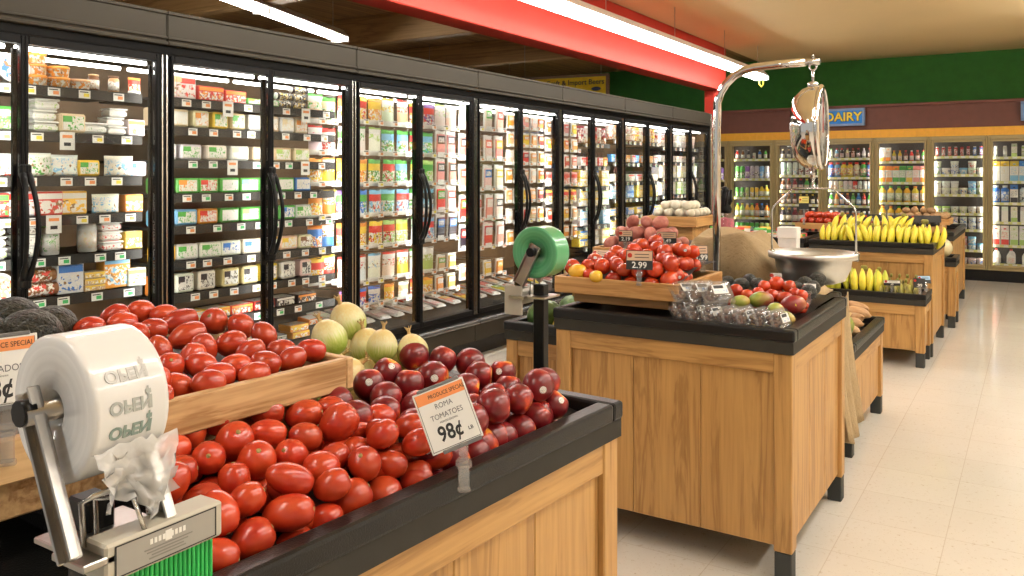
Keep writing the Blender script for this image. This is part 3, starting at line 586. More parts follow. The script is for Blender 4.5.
# sixth cooler
c = Case(5)
for r, (z, kind, n, st, pal) in enumerate([(1.55, 'cup', 11, 2, ['er', 'tw', 'yr', 'wp']), (1.34, 'card', 10, 1, ['bq', 'oq', 'ob', 'yo', 'wr']), (1.16, 'widebox', 6, 1, ['wc', 'wr', 'cw']), (1.00, 'widebox', 6, 2, ['qw', 'qb', 'yc', 'yw']), (.84, 'widebox', 6, 1, ['yb', 'wq', 'by']), (.67, 'widebox', 6, 2, ['wy', 'yw', 'cb']), (.50, 'widebox', 6, 2, ['yc', 'by', 'cy'])]):
    c.shelf(z); c.put(r, z, [(y, kind, pal[k % len(pal)] if kind != 'widebox' or r > 3 else pal[k*len(pal)//n], st, .95) for k, y in enumerate(ys(.09, PITCH-.09, n))])
deck(c, [['yw', 'wy', 'cy', 'yw', 'cw'], ['wy', 'cy', 'yw', 'wc']])
# seventh cooler
c = Case(6)
for r, (z, kind, n, st, pal) in enumerate([(1.52, 'cup', 11, 2, ['wr', 'ws', 'ew']), (1.36, 'cup', 11, 1, ['we', 'ew', 'wr']), (1.19, 'egg', 7, 2, ['wc', 'cw', 'ww']), (1.01, 'egg', 7, 2, ['wc', 'lw', 'cw']), (.84, 'egg', 7, 1, ['cy', 'wl']), (.66, 'egg', 7, 2, ['ws', 'wc']), (.48, 'egg', 7, 2, ['wc', 'ww'])]):
    c.shelf(z, tags='oyo'); c.put(r, z, [(y, kind, pal[k*len(pal)//n], st, .95) for k, y in enumerate(ys(.09, PITCH-.09, n))])
deck(c, [['wc', 'ww', 'cw', 'wy', 'wc'], ['ww', 'cw', 'wc', 'wy']])
ep = MB(); ep.rbox((-.80, 0, 0), (.03, .03, 1.92), .006); ep.rbox((.025, -.004, .3), (.034, .034, 1.92), .003)
link('end_panel', ep.mesh('end_panel', case_brown), c.t, (0, PITCH+.001, 0))
b = MB(); b.rbox((.028, 0, .28), (.04, .035, 1.92), .003); link('end_trim', b.mesh('end_trim', steel), c.t, (0, PITCH+.001, 0))['label'] = 'bright steel edge strip'
# ------------------------------------------------------------------ drinks and dairy coolers along the back
olive = P('olive_gold_frame', (.36, .285, .13), .42, metal=0, var=.03, vs=6)
strip_y = P('yellow_green_price_strip', (.72, .70, .28), .5, var=.15, vs=40)
BW = .603
def back_meshes():
    M = {}; w = BW
    b = MB()
    for x0, x1, z0, z1 in ((0.002, .026, .13, 1.675), (w-.026, w-.002, .13, 1.675), (.026, w-.026, 1.63, 1.675), (.026, w-.026, .13, .165)): b.rbox((x0, -.0, z0), (x1, .06, z1), .004)
    M['frame'] = b.mesh('case_frame', olive)
    b = MB()
    for x0, x1, z0, z1 in ((.028, .050, .168, 1.627), (w-.050, w-.028, .168, 1.627), (.050, w-.050, 1.603, 1.627), (.050, w-.050, .168, .192)): b.rbox((x0, -.022, z0), (x1, .010, z1), .003)
    M['door'] = b.mesh('door', olive)
    b = MB(); b.box((.0505, -.010, .1925), (w-.0505, -.004, 1.6025)); M['glass'] = b.mesh('glass_pane', glass)
    b = MB(); b.rbox((.033, -.045, .72), (.045, -.022, 1.02), .004); M['handle'] = b.mesh('handle', olive)
    b = MB(); b.box((0, .03, 0), (w, .5, .128)); M['kick'] = b.mesh('kick_plate', black)
    b = MB(); b.box((0, .50, .13), (w, .52, 1.675)); M['back'] = b.mesh('back_panel', P('back_case_liner', (.05, .035, .022), .5))
    b = MB(); b.box((.045, .105, -.012), (w-.045, .49, 0)); M['shelf'] = b.mesh('shelf', shelf_steel)
    b = MB(); b.rbox((.045, .097, -.026), (w-.045, .104, .006), .002, 0)
    for k in range(6): b.box((.07+.085*k, .0955, -.022), (.115+.085*k, .098, .002), 1)
    M['strip'] = b.mesh('price_strip', [strip_y, white])
    b = MB()
    b.box((.010, .066, .22), (.044, .070, 1.60), 0); b.box((.006, .0612, .21), (.048, .0655, 1.61), 1); b.box((.004, .0612, .21), (.0075, .078, 1.61), 1); b.box((.0465, .0612, .21), (.050, .078, 1.61), 1); M['lamp'] = b.mesh('case_lamp', [back_fill, olive])  # added fill strip facing inward, shielded from view by the olive channel
    return M
BM = back_meshes()
BAYS = [  # per bay: (shelf height, [ 'kind colours' repeated ], count, scale)
 ('with coloured bottles', [(1.43, ['soda rw', 'soda nw'], 6, .75), (1.15, ['tallcan vs'], 7, .9), (.90, ['can yl'], 7, 1), (.64, ['soda gy'], 7, .8), (.44, ['can gs'], 7, 1), (.20, ['can bs'], 7, 1)]),
 ('with energy drinks and cans', [(1.43, ['soda rw', 'soda nw', 'soda kw', 'can wr', 'soda bw', 'soda gk', 'soda gw'], 7, .62), (1.17, ['tallcan gk', 'tallcan vs', 'tallcan sv', 'tallcan sk', 'tallcan qs', 'tallcan sb', 'tallcan pw'], 8, .9), (.92, ['tallcan gl', 'tallcan ly', 'tallcan yw', 'tallcan yl', 'tea yk', 'tea yl', 'tea yk'], 8, .9), (.655, ['soda yg', 'soda ly', 'soda yw', 'soda yg', 'soda or', 'soda kb', 'soda ok', 'soda yg'], 8, .86), (.47, ['can gs', 'can gb', 'can gq', 'can ly', 'can yl'], 8, .75), (.205, ['can gs', 'can kb', 'can bs', 'can bw', 'can qb', 'can gr'], 8, .85)]),
 ('with dark bottled teas', [(1.43, ['tea kc', 'tea mw', 'tea kw', 'tea nw', 'tea kw'], 7, .72), (1.215, ['tallcan wg', 'tallcan wq', 'tallcan wm', 'tallcan wo', 'tallcan lw'], 7, .95), (1.015, ['tea nw', 'tea nr', 'tea mp', 'tea kr', 'tea gy', 'tea gl', 'tea kw'], 7, .78), (.84, ['tea no', 'tea nr', 'tea ny', 'tea ky', 'tea nc'], 7, .65), (.60, ['tea ky', 'tea mp', 'tea nw', 'tea kw', 'tea nr'], 7, .88), (.34, ['tea kw', 'tea nr'], 7, .88)]),
 ('with red-capped bottles', [(1.43, ['soda wg', 'soda qr', 'soda kr', 'soda cr', 'soda nr', 'soda kr', 'soda ww', 'soda kr'], 8, .82), (1.19, ['pet br', 'pet qr', 'pet yr', 'pet yr', 'pet cr', 'pet gr', 'pet br'], 7, .78), (1.035, ['can wo', 'can cr', 'can ws', 'can rw', 'can sw', 'can wq'], 9, .9), (.835, ['soda gw', 'soda oy', 'soda bo', 'soda mo', 'soda gl', 'soda bq', 'soda ro', 'soda gw'], 8, .93), (.58, ['soda rw', 'soda ow', 'soda bw'], 8, .93), (.32, ['soda rw', 'soda gw'], 8, .93)]),
 ('with orange juice', [(1.385, ['gable wo', 'gable wo', 'soda yo', 'soda yo', 'soda nr', 'soda rw', 'soda nr', 'soda gr'], 8, .82), (1.13, ['gable oo', 'gable oo', 'gable og', 'gable gg', 'gable gy', 'gable pp', 'gable po'], 7, .88), (.885, ['juice yg', 'juice yg', 'juice yg', 'juice yg', 'juice yo', 'juice yo'], 6, .93), (.64, ['juice yo', 'juice yg', 'juice yo'], 6, .93), (.36, ['juice yo', 'juice oy'], 6, .93)]),
 ('with yogurt tubs', [(1.44, ['whip rw', 'whip rw', 'whip rp', 'whip rw', 'whip rm', 'whip mr', 'whip bw', 'whip br'], 8, .76), (1.225, ['yog wg', 'yog wb', 'yog wb', 'yog qw', 'yog wr', 'yog wr'], 6, .93, 2), (.99, ['yog ws', 'yog ws', 'yog wb', 'yog qb', 'yog wl'], 6, .93, 2), (.77, ['yog lw', 'yog wl', 'yog wy'], 6, .88), (.58, ['yog wr', 'yog wb', 'yog wb'], 6, .85, 2), (.345, ['yog wb', 'yog pw', 'yog qw'], 6, .88, 2), (.17, ['yog bw', 'yog wb'], 6, .88)]),
 ('with milk', [(1.425, ['whip ww', 'gable wl', 'whip lw', 'gable wl', 'gable wq'], 6, .85), (1.145, ['gable yw', 'gable yq', 'gable bq', 'gable bw', 'gable kw'], 6, .85), (.90, ['pet bw', 'gable bk', 'pet wk', 'pet wb', 'gable wb'], 6, .95), (.68, ['gable ww', 'gable wl', 'gable ww', 'gable wl', 'gable lw'], 6, .9), (.415, ['gable wr', 'gable wl', 'gable wl', 'gable wl', 'gable wl'], 6, 1.0), (.20, ['jug wr', 'jug wr', 'jug ww', 'jug wr'], 4, .72)]),
 ('with more milk', [(1.425, ['gable wb'], 5, .85), (1.145, ['gable wb'], 5, .85), (.90, ['gable wr'], 5, .85), (.66, ['gable wl'], 5, .85), (.41, ['gable wl'], 5, .85), (.20, ['jug wb'], 4, .72)])]
for k, (what, rows) in enumerate(BAYS):
    x0 = -4.08+BW*k
    t = thing('glass_door_cooler', f"olive-framed glass-door cooler {what}, {ORD[k]} along the back wall", 'cooler', (x0, 10.9, 0), 0, 'coolers along the back wall')
    link('case_frame', BM['frame'], t); link('kick_plate', BM['kick'], t); link('back_panel', BM['back'], t); link('case_lamp', BM['lamp'], t); link('case_lamp', BM['lamp'], t, (BW-.054, 0, 0))  # both case_lamp strips are added fill, unseen behind the door stiles
    d = link('door', BM['door'], t); link('glass_pane', BM['glass'], d); link('handle', BM['handle'], d)
    for r, row in enumerate(rows):
        z, pal, n, sc = row[:4]
        if len(row) == 4: gap = (rows[r-1][0] if r else 1.60)-z-.045; sc = min(sc*1.22, gap/MS_H[pal[0].split()[0]])
        sc = min([sc]+[.95*(BW-.15)/(n-1)/MS_W[q.split()[0]] for q in pal])
        st = row[4] if len(row) > 4 else 1
        s = link('shelf', BM['shelf'], t, (0, 0, z)); link('price_strip', BM['strip'], s)
        if k == 7: continue
        for j in range(n):
            q = pal[j % len(pal)] if len(pal) >= n else pal[j*len(pal)//n]
            kind, cols = q.split(); X = x0+.075+(BW-.15)*j/(n-1)
            h = MS_H[kind]*sc
            off = {'gable': 0, 'jug': 0}.get(kind, .045)
            for u in range(st):
                if kind in ('yog',) and rng.random() < .15 and u: continue
                place(kind, cols, (X, 11.01+off*sc+rng.uniform(0, .01), z+.001+u*(h+.002)), f"{ORD[r]} shelf of {ORD[k]} back cooler", f"goods in the back cooler {what}", -pi/2+rng.uniform(-.1, .1), sc)
b = MB(); b.rbox((-5.6, 10.96, 0), (-4.085, 11.45, 1.675), .005); struct(b.build('trim_5', olive))
# ------------------------------------------------------------------ produce stands
def stand(label, x0, x1, y0, y1, zr, group='oak produce stands', basin=.055, floor_fn=None, loc=None, rz=0, dividers=(), grey=.036, lip=.037, foot=.092):
    """oak stand with a black tray top; local origin at x1, y1 corner when loc is given"""
    if loc is None: loc = (x1, y1, 0)
    t = thing('produce_stand', label, 'produce stand', loc, rz, group)
    X0, Y0_, X1, Y1 = x0-x1, y0-y1, 0, 0
    wx0, wy0, wx1, wy1 = X0+.009, Y0_+.009, -.009, -.009; zt = zr-lip-grey
    pw = .055
    for sx, sy in ((0, 0), (1, 0), (0, 1), (1, 1)):
        a = wx0 if sx == 0 else wx1-pw; b2 = wy0 if sy == 0 else wy1-pw
        MB().rbox((a, b2, foot), (a+pw, b2+pw, zt), .003).build('corner_post', oak[2], t)
        MB().rbox((a+.002, b2+.002, 0), (a+pw-.002, b2+pw-.002, foot), .003).build('foot', foot_grey, t)
    rh = .062
    for yy in (wy0+.003, wy1-.028): MB().rbox((wx0+pw, yy, zt-rh), (wx1-pw, yy+.025, zt), .002).build('top_rail', oak[0], t)
    for xx in (wx0+.003, wx1-.028): MB().rbox((xx, wy0+pw, zt-rh), (xx+.025, wy1-pw, zt), .002).build('top_rail', oak[1], t)
    zb = foot+.012
    def boards(a, b2, ax, fixed, sgn):
        m = MB(); n = max(2, round((b2-a)/.23)); w = (b2-a)/n
        for i in range(n):
            lo, hi = a+i*w+.0008, a+(i+1)*w-.0008; q0, q1 = (fixed, fixed+.012)
            m.rbox((lo, q0, zb), (hi, q1, zt-rh), .002) if ax == 0 else m.rbox((q0, lo, zb), (q1, hi, zt-rh), .002)
        return m
    boards(wx0+pw, wx1-pw, 0, wy0+.014, 1).build('side_panel', oak[2], t); boards(wx0+pw, wx1-pw, 0, wy1-.026, 1).build('side_panel', oak[2], t)
    boards(wy0+pw, wy1-pw, 1, wx0+.014, 1).build('side_panel', oak[2], t); boards(wy0+pw, wy1-pw, 1, wx1-.026, 1).build('side_panel', oak[2], t)
    b = MB(); g = .004
    for a, c in (((X0+g, Y0_+g), (X1-g, Y0_+g+.02)), ((X0+g, Y1-g-.02), (X1-g, Y1-g)), ((X0+g, Y0_+g+.02), (X0+g+.02, Y1-g-.02)), ((X1-g-.02, Y0_+g+.02), (X1-g, Y1-g-.02))): b.box((*a, zt), (*c, zr-lip+.001))
    b.build('grey_band', band_grey, t)
    b = MB(); rw = .040
    for a, c in (((X0, Y0_), (X1, Y0_+rw)), ((X0, Y1-rw), (X1, Y1)), ((X0, Y0_+rw), (X0+rw, Y1-rw)), ((X1-rw, Y0_+rw), (X1, Y1-rw))): b.rbox((*a, zr-lip), (*c, zr), .007, 0, None, 2)
    for (a, c) in dividers: b.rbox((*a, zr-lip), (*c, zr), .006, 0, None, 2)
    lo = zr-basin
    ff = floor_fn or (lambda x, y: lo)
    nx, ny = 10, 10; vs = []; fs = []
    for j in range(ny+1):
        for i in range(nx+1):
            x = X0+rw*.9+(X1-X0-rw*1.8)*i/nx; y = Y0_+rw*.9+(Y1-Y0_-rw*1.8)*j/ny; vs.append((x, y, ff(x, y)))
    for j in range(ny):
        for i in range(nx): q = j*(nx+1)+i; fs.append((q, q+1, q+nx+2, q+nx+1))
    b.add(vs, fs, 0, True)
    b.box((X0+rw*.8, Y0_+rw*.8, zr-lip-.03), (X1-rw*.8, Y1-rw*.8, lo-.008))
    b.build('black_tray', tray_black, t)
    return t
A1 = radians(3.6)
def t1(a, b2, z):          # point on the first island from its far aisle corner: a inward, b towards the near end
    return (-.712 - a*cos(A1) - b2*sin(A1), 1.55 + a*sin(A1) - b2*cos(A1), z)
def f_one(x, y):
    a, b2 = -x, -y
    if b2 > .96: return .725
    if a > .30 and b2 < .52: return .725+min(.07, .25*(a-.3))+.005
    return .712+(.30 if b2 > .5 else .22)*min(a, .26)
stand('oak produce stand in front with tomatoes and nectarines, half cut off by the picture edge', -.82, 0, -1.25, 0, .759, floor_fn=f_one, loc=(-.712, 1.55, 0), rz=-A1, dividers=[((-.80, -.965), (-.02, -.93))])
f_two = lambda x, y: .706+.12*min(.5, (y+.83))
stand('large oak stand in the middle with tomato tray and fruit', -1.42, -.60, 2.50, 3.315, .759, floor_fn=f_two)
stand('low oak stand left of the middle stand holding squash', -1.82, -1.44, 2.80, 3.33, .63)
stand('tall oak stand draped in burlap behind the middle stand', -1.75, -.70, 3.365, 3.74, .72)
stand('low oak stand with sweet potatoes and green squash beside the burlap', -1.45, -.655, 3.77, 4.62, .49, foot=.09)
stand('low oak stand with banana hands and plantains', -1.40, -.58, 5.77, 6.14, .465)
stand('oak stand with a long row of yellow bananas', -1.38, -.57, 6.15, 7.0, .759)
stand('low oak stand holding a pale melon', -1.30, -.53, 7.42, 7.80, .56, basin=.025)
stand('oak stand with a crate of brown potatoes near the back coolers', -1.40, -.58, 7.85, 9.3, .735)
stand('oak stand by the wall coolers with an onion crate', -2.34, -1.64, 4.9, 5.7, .759)
stand('oak stand with packaged salad behind the scale pan', -2.25, -1.42, 6.2, 7.0, .759)
# wooden crates and risers
base_shade = P('shaded_crate_base', (.03, .02, .014), .7)  # wooden base coloured dark to stand in for shade between the fruit
def crate(label, x0, x1, y0, y1, z0, z1, riser=None, th=.016, loc=(0, 0, 0), rz=0, mats=None, floor_fn=None, group='pine display crates', dividers=()):
    t = thing('display_crate', label, 'crate', loc, rz, group); px, py = mats or pine
    MB().rbox((x0, y0, z0), (x1, y0+th, z1), .002).build('side_board', px, t); MB().rbox((x0, y1-th, z0), (x1, y1, z1), .002).build('side_board', px, t)
    MB().rbox((x0, y0+th, z0), (x0+th, y1-th, z1), .002).build('side_board', py, t); MB().rbox((x1-th, y0+th, z0), (x1, y1-th, z1), .002).build('side_board', py, t)
    for y in dividers: MB().rbox((x0+th, y, z0), (x1-th, y+th*.7, z1-.004), .002).build('divider', px, t)
    b = MB(); nx = 8; ny = 8; vs = []; fs = []; ff = floor_fn or (lambda x, y: z0+.012)
    for j in range(ny+1):
        for i in range(nx+1):
            x = x0+th+(x1-x0-2*th)*i/nx; y = y0+th+(y1-y0-2*th)*j/ny; vs.append((x, y, ff(x, y)))
    for j in range(ny):
        for i in range(nx): q = j*(nx+1)+i; fs.append((q, q+1, q+nx+2, q+nx+1))
    b.add(vs, fs, 0, True); b.box((x0+th, y0+th, z0), (x1-th, y1-th, z0+.008)); b.build('base_board', base_shade, t)
    if riser:
        (a, b2, c, d, zz) = riser
        MB().rbox((a, b2, zz), (c, d, z0-.001), .003).build('riser', px, t)
    return t
ROMA_LOW=[(-1.025,0.799,0.856,0.78,-0.29,0.55,0.044,0.054),(-1.026,0.755,0.852,-0.55,0.17,0.82,0.043,0.054),(-1.001,0.706,0.842,0.30,0.95,0.03,0.043,0.054),(-0.965,0.738,0.829,0.72,-0.57,0.40,0.046,0.055),(-0.978,0.792,0.834,0.67,-0.32,0.67,0.055,0.066),(-1.011,0.882,0.850,0.45,0.88,-0.14,0.043,0.054),(-0.979,0.928,0.840,0.82,0.54,0.17,0.047,0.062),(-0.974,0.979,0.837,0.83,0.56,-0.04,0.043,0.054),(-0.970,0.847,0.833,0.67,0.72,-0.17,0.043,0.059),(-0.915,0.843,0.810,0.26,-0.78,0.58,0.048,0.062),(-0.920,0.944,0.832,0.52,0.52,0.68,0.057,0.069),(-0.934,0.888,0.823,0.50,0.79,-0.36,0.043,0.054),(-0.915,1.037,0.819,0.63,0.66,-0.42,0.043,0.054),(-0.890,0.951,0.790,0.80,-0.44,0.42,0.047,0.056),(-0.880,0.995,0.808,0.75,0.03,-0.66,0.043,0.054),(-0.850,1.034,0.815,0.88,0.45,0.15,0.043,0.054),(-0.814,1.008,0.802,0.84,0.40,0.38,0.043,0.054),(-0.837,0.913,0.793,0.30,-0.66,0.69,0.050,0.060),(-0.823,0.938,0.741,0.88,0.48,0.02,0.057,0.059),(-0.886,0.898,0.797,0.37,0.88,0.30,0.043,0.054),(-0.866,0.853,0.798,0.83,0.45,-0.34,0.051,0.056),(-0.923,0.786,0.818,0.58,-0.39,0.71,0.054,0.065),(-0.911,0.738,0.807,-0.15,0.03,0.99,0.043,0.054),(-0.886,0.804,0.787,0.44,0.85,0.29,0.043,0.054),(-0.853,0.783,0.808,0.48,0.77,-0.42,0.043,0.070),(-0.823,0.832,0.790,0.68,0.64,0.36,0.043,0.054),(-0.825,0.873,0.757,0.51,0.63,0.59,0.053,0.064),(-0.868,0.722,0.797,0.63,0.64,0.44,0.043,0.054),(-0.863,0.676,0.797,0.67,-0.05,-0.74,0.045,0.061),(-0.830,0.760,0.775,0.82,0.54,0.17,0.049,0.072),(-0.834,0.704,0.760,0.53,0.69,0.49,0.049,0.059),(-0.824,0.819,0.747,0.88,0.46,0.15,0.043,0.054),(-0.831,0.772,0.730,0.56,0.82,0.11,0.043,0.054),(-0.834,0.652,0.759,0.79,0.58,-0.21,0.043,0.054),(-0.916,0.691,0.797,0.54,0.81,0.20,0.043,0.054),(-0.931,0.658,0.828,-0.06,0.44,0.90,0.043,0.054),(-0.963,0.689,0.825,0.76,0.63,0.17,0.043,0.054),(-0.848,0.965,0.821,0.75,0.43,0.49,0.043,0.054),(-0.930,0.989,0.808,0.50,0.86,0.12,0.043,0.054),(-0.811,1.048,0.772,0.83,0.40,0.38,0.046,0.061),(-0.812,1.003,0.747,0.56,0.80,0.22,0.043,0.054),(-0.834,0.969,0.777,0.74,0.64,-0.20,0.043,0.054),(-0.850,1.072,0.790,0.91,0.17,-0.38,0.043,0.054),(-0.859,1.020,0.769,0.57,0.71,-0.42,0.043,0.054)]
ROMA_HIGH=[(-1.352,0.796,0.960,0.66,0.74,0.12,0.041,0.053),(-1.350,0.855,0.960,0.39,0.92,-0.10,0.041,0.053),(-1.396,0.919,0.967,0.30,0.95,-0.11,0.046,0.053),(-1.352,0.938,0.962,0.31,0.95,-0.11,0.041,0.053),(-1.394,0.868,0.968,0.57,0.77,0.29,0.041,0.053),(-1.294,0.876,0.951,0.65,0.76,-0.06,0.041,0.053),(-1.193,0.818,0.936,0.29,0.12,-0.95,0.041,0.053),(-1.282,0.832,0.950,0.70,0.67,0.24,0.041,0.053),(-1.309,0.938,0.955,0.38,0.89,0.24,0.043,0.072),(-1.235,0.902,0.943,0.33,0.89,0.31,0.045,0.068),(-1.277,0.990,0.950,0.38,-0.75,0.54,0.049,0.058),(-1.230,1.011,0.943,0.30,0.65,-0.70,0.046,0.053),(-1.170,1.012,0.933,0.69,0.17,-0.71,0.043,0.053),(-1.160,0.934,0.931,0.70,0.71,0.04,0.047,0.056),(-1.112,0.934,0.924,0.49,0.80,0.34,0.041,0.053),(-1.169,0.886,0.932,-0.27,-0.24,0.93,0.041,0.053),(-1.125,0.790,0.924,0.68,-0.39,0.61,0.043,0.053),(-1.143,0.844,0.926,0.10,0.26,0.96,0.041,0.053),(-1.102,0.829,0.922,0.82,0.48,-0.32,0.041,0.053),(-1.071,0.870,0.916,0.80,0.60,-0.02,0.041,0.053),(-1.055,0.826,0.913,0.52,0.85,-0.11,0.041,0.053),(-1.026,0.869,0.909,0.34,0.94,0.02,0.041,0.053),(-1.054,0.916,0.915,0.85,0.41,-0.31,0.041,0.053),(-1.046,0.964,0.913,0.27,0.90,0.35,0.041,0.053),(-1.060,1.022,0.916,0.69,0.69,-0.22,0.041,0.053),(-1.087,0.978,0.919,0.80,0.59,-0.11,0.041,0.053),(-1.074,0.768,0.905,0.53,0.62,-0.58,0.041,0.053),(-1.031,0.789,0.912,0.43,0.89,-0.13,0.041,0.053),(-1.067,0.727,0.920,-0.06,0.22,0.97,0.041,0.053),(-1.264,0.756,0.944,0.27,0.79,-0.55,0.041,0.053),(-1.222,0.781,0.940,0.54,0.65,-0.54,0.041,0.053),(-1.159,0.696,0.929,0.65,0.70,0.29,0.041,0.053),(-1.128,0.736,0.923,0.24,0.97,0.07,0.041,0.053),(-1.033,0.702,0.912,0.38,0.92,-0.02,0.041,0.053),(-1.068,0.665,0.912,0.60,0.64,-0.47,0.041,0.053)]
NECT=[(-1.051,1.290,0.858,0.46,0.11,-0.88,0.060,0.061),(-1.009,1.329,0.848,0.16,0.58,0.80,0.056,0.057),(-0.970,1.371,0.838,0.64,0.46,-0.62,0.061,0.062),(-0.925,1.338,0.825,0.90,0.41,-0.12,0.056,0.057),(-1.011,1.113,0.844,-0.32,0.42,0.85,0.057,0.058),(-1.026,1.180,0.850,0.16,0.54,0.83,0.056,0.057),(-0.973,1.180,0.836,-0.11,0.29,0.95,0.056,0.057),(-0.967,1.244,0.835,0.95,0.29,-0.08,0.062,0.064),(-0.905,1.266,0.819,0.81,0.59,-0.06,0.056,0.057),(-0.909,1.123,0.817,0.59,0.49,0.65,0.056,0.057),(-0.924,1.057,0.820,0.68,0.72,-0.14,0.056,0.057),(-0.938,1.003,0.824,0.69,0.37,-0.62,0.056,0.057),(-0.871,1.068,0.805,0.64,0.67,-0.37,0.056,0.057),(-0.991,1.012,0.837,0.38,0.17,-0.91,0.056,0.057),(-0.958,1.099,0.831,0.62,0.65,-0.44,0.056,0.057),(-0.906,1.391,0.821,-0.04,0.13,0.99,0.056,0.057),(-0.860,1.343,0.806,-0.08,0.36,0.93,0.056,0.057),(-0.856,1.287,0.802,0.62,0.72,0.32,0.056,0.057),(-0.809,1.215,0.811,0.70,0.71,-0.07,0.063,0.064),(-0.801,1.285,0.809,0.86,0.26,-0.43,0.056,0.057),(-0.809,1.151,0.803,0.25,0.10,-0.96,0.056,0.057),(-0.804,1.234,0.752,0.60,0.42,-0.68,0.056,0.057),(-0.803,1.289,0.753,0.36,0.61,0.70,0.056,0.057),(-0.807,1.366,0.816,0.06,0.65,0.76,0.063,0.064),(-0.832,1.436,0.802,0.65,0.61,-0.46,0.061,0.063),(-0.793,1.403,0.772,0.43,0.49,0.76,0.056,0.057),(-0.797,1.344,0.761,0.45,0.51,0.74,0.056,0.057),(-0.808,1.178,0.754,0.70,0.39,0.60,0.056,0.057),(-0.812,1.099,0.755,0.50,0.78,0.37,0.056,0.057),(-0.864,1.227,0.795,0.28,0.76,0.58,0.056,0.057),(-0.816,1.049,0.784,0.81,0.41,-0.41,0.056,0.057),(-0.824,1.098,0.810,0.48,0.71,0.51,0.056,0.057),(-0.877,1.174,0.810,0.62,0.43,-0.66,0.056,0.057)]
ONION=[(-1.243,1.303,0.904,-0.21,-0.29,0.93,0.080,0.082),(-1.186,1.191,0.893,-0.47,-0.14,0.87,0.072,0.075),(-1.179,1.297,0.855,-0.28,-0.06,0.96,0.080,0.082),(-1.061,1.298,0.863,-0.39,0.18,0.90,0.065,0.067),(-1.113,1.299,0.826,-0.39,0.14,0.91,0.064,0.066),(-1.090,1.138,0.841,0.59,0.46,0.66,0.070,0.072),(-1.147,1.248,0.814,-0.11,0.34,0.93,0.062,0.064),(-1.140,1.122,0.800,0.12,0.61,0.79,0.062,0.064),(-1.046,1.131,0.794,-0.09,-0.15,0.98,0.062,0.064),(-1.099,1.249,0.878,0.05,0.06,1.00,0.062,0.064),(-1.206,1.215,0.832,0.58,0.43,0.69,0.062,0.064)]
TOM_TWO=[(-1.397,2.605,0.892,0.17,-0.94,0.31,0.058,0.070),(-1.344,2.680,0.913,0.96,0.10,-0.26,0.049,0.060),(-1.283,2.611,0.900,0.93,0.36,-0.01,0.058,0.060),(-1.228,2.588,0.863,0.86,0.50,0.12,0.044,0.057),(-1.320,2.588,0.870,0.72,0.63,-0.28,0.044,0.051),(-1.340,2.620,0.897,0.83,0.29,-0.48,0.048,0.056),(-1.292,2.749,0.935,0.92,0.34,-0.21,0.057,0.060),(-1.253,2.661,0.907,0.74,0.55,-0.39,0.052,0.056),(-1.237,2.716,0.926,0.99,0.10,-0.08,0.056,0.060),(-1.176,2.641,0.891,0.97,0.16,0.16,0.054,0.060),(-1.227,2.617,0.905,0.94,0.33,0.07,0.051,0.055),(-1.188,2.589,0.895,0.73,0.68,0.06,0.046,0.054),(-1.163,2.588,0.853,0.86,0.38,0.35,0.044,0.053),(-1.134,2.595,0.897,0.80,0.50,0.32,0.053,0.060),(-1.164,2.731,0.930,0.99,0.14,-0.09,0.056,0.057),(-1.191,2.875,0.973,0.90,0.43,0.11,0.051,0.060),(-1.229,2.833,0.960,0.63,0.65,0.42,0.050,0.058),(-1.161,2.811,0.953,0.95,0.29,0.14,0.053,0.060),(-1.117,2.777,0.946,0.91,0.04,0.42,0.052,0.060),(-1.077,2.814,0.953,0.86,0.34,-0.38,0.048,0.056),(-1.024,2.805,0.948,0.98,0.11,0.16,0.048,0.055),(-1.026,2.748,0.911,0.80,0.59,0.12,0.051,0.058),(-1.107,2.733,0.921,0.94,0.32,-0.11,0.051,0.060),(-1.093,2.648,0.898,0.95,0.20,-0.24,0.050,0.060),(-1.072,2.696,0.927,0.82,0.28,0.50,0.047,0.054),(-1.047,2.656,0.926,0.66,0.61,0.43,0.046,0.053),(-1.076,2.592,0.903,0.96,0.23,0.14,0.055,0.060),(-1.029,2.593,0.869,0.79,0.37,0.50,0.058,0.060),(-1.026,2.610,0.924,0.97,0.23,-0.05,0.053,0.056),(-1.024,2.654,0.880,0.79,0.34,0.50,0.049,0.056),(-1.087,2.588,0.856,0.92,0.35,-0.20,0.044,0.052),(-1.237,2.781,0.944,0.82,0.42,-0.38,0.054,0.060),(-1.191,2.684,0.915,0.96,0.27,-0.03,0.052,0.059),(-1.137,2.673,0.914,0.75,0.60,0.27,0.051,0.054),(-1.290,2.697,0.918,0.80,0.36,-0.48,0.053,0.056),(-1.023,2.698,0.915,0.79,0.56,-0.23,0.046,0.050),(-1.037,2.759,0.957,0.93,0.18,0.32,0.047,0.051)]
TOM_YEL=[(-1.363,2.584,0.880,0.95,0.32,0.03,0.052,0.070),(-1.276,2.552,0.871,0.97,0.23,0.04,0.040,0.050)]
TOM_FRONT=[(-0.904,2.915,0.805,0.83,0.18,0.53,0.052,0.058),(-0.788,3.024,0.827,0.96,0.25,0.15,0.056,0.058),(-0.822,2.986,0.819,0.92,0.35,0.18,0.046,0.047),(-0.739,3.007,0.823,0.95,0.01,0.31,0.045,0.049),(-0.823,2.914,0.805,0.93,0.17,0.32,0.042,0.045),(-0.853,2.882,0.799,0.98,0.18,0.09,0.042,0.045),(-0.772,2.903,0.803,0.95,0.25,-0.17,0.042,0.047),(-0.724,2.884,0.799,0.99,0.15,0.02,0.045,0.057),(-0.704,2.937,0.809,0.90,0.32,0.29,0.042,0.045),(-0.671,2.893,0.810,0.92,-0.02,-0.39,0.042,0.045)]
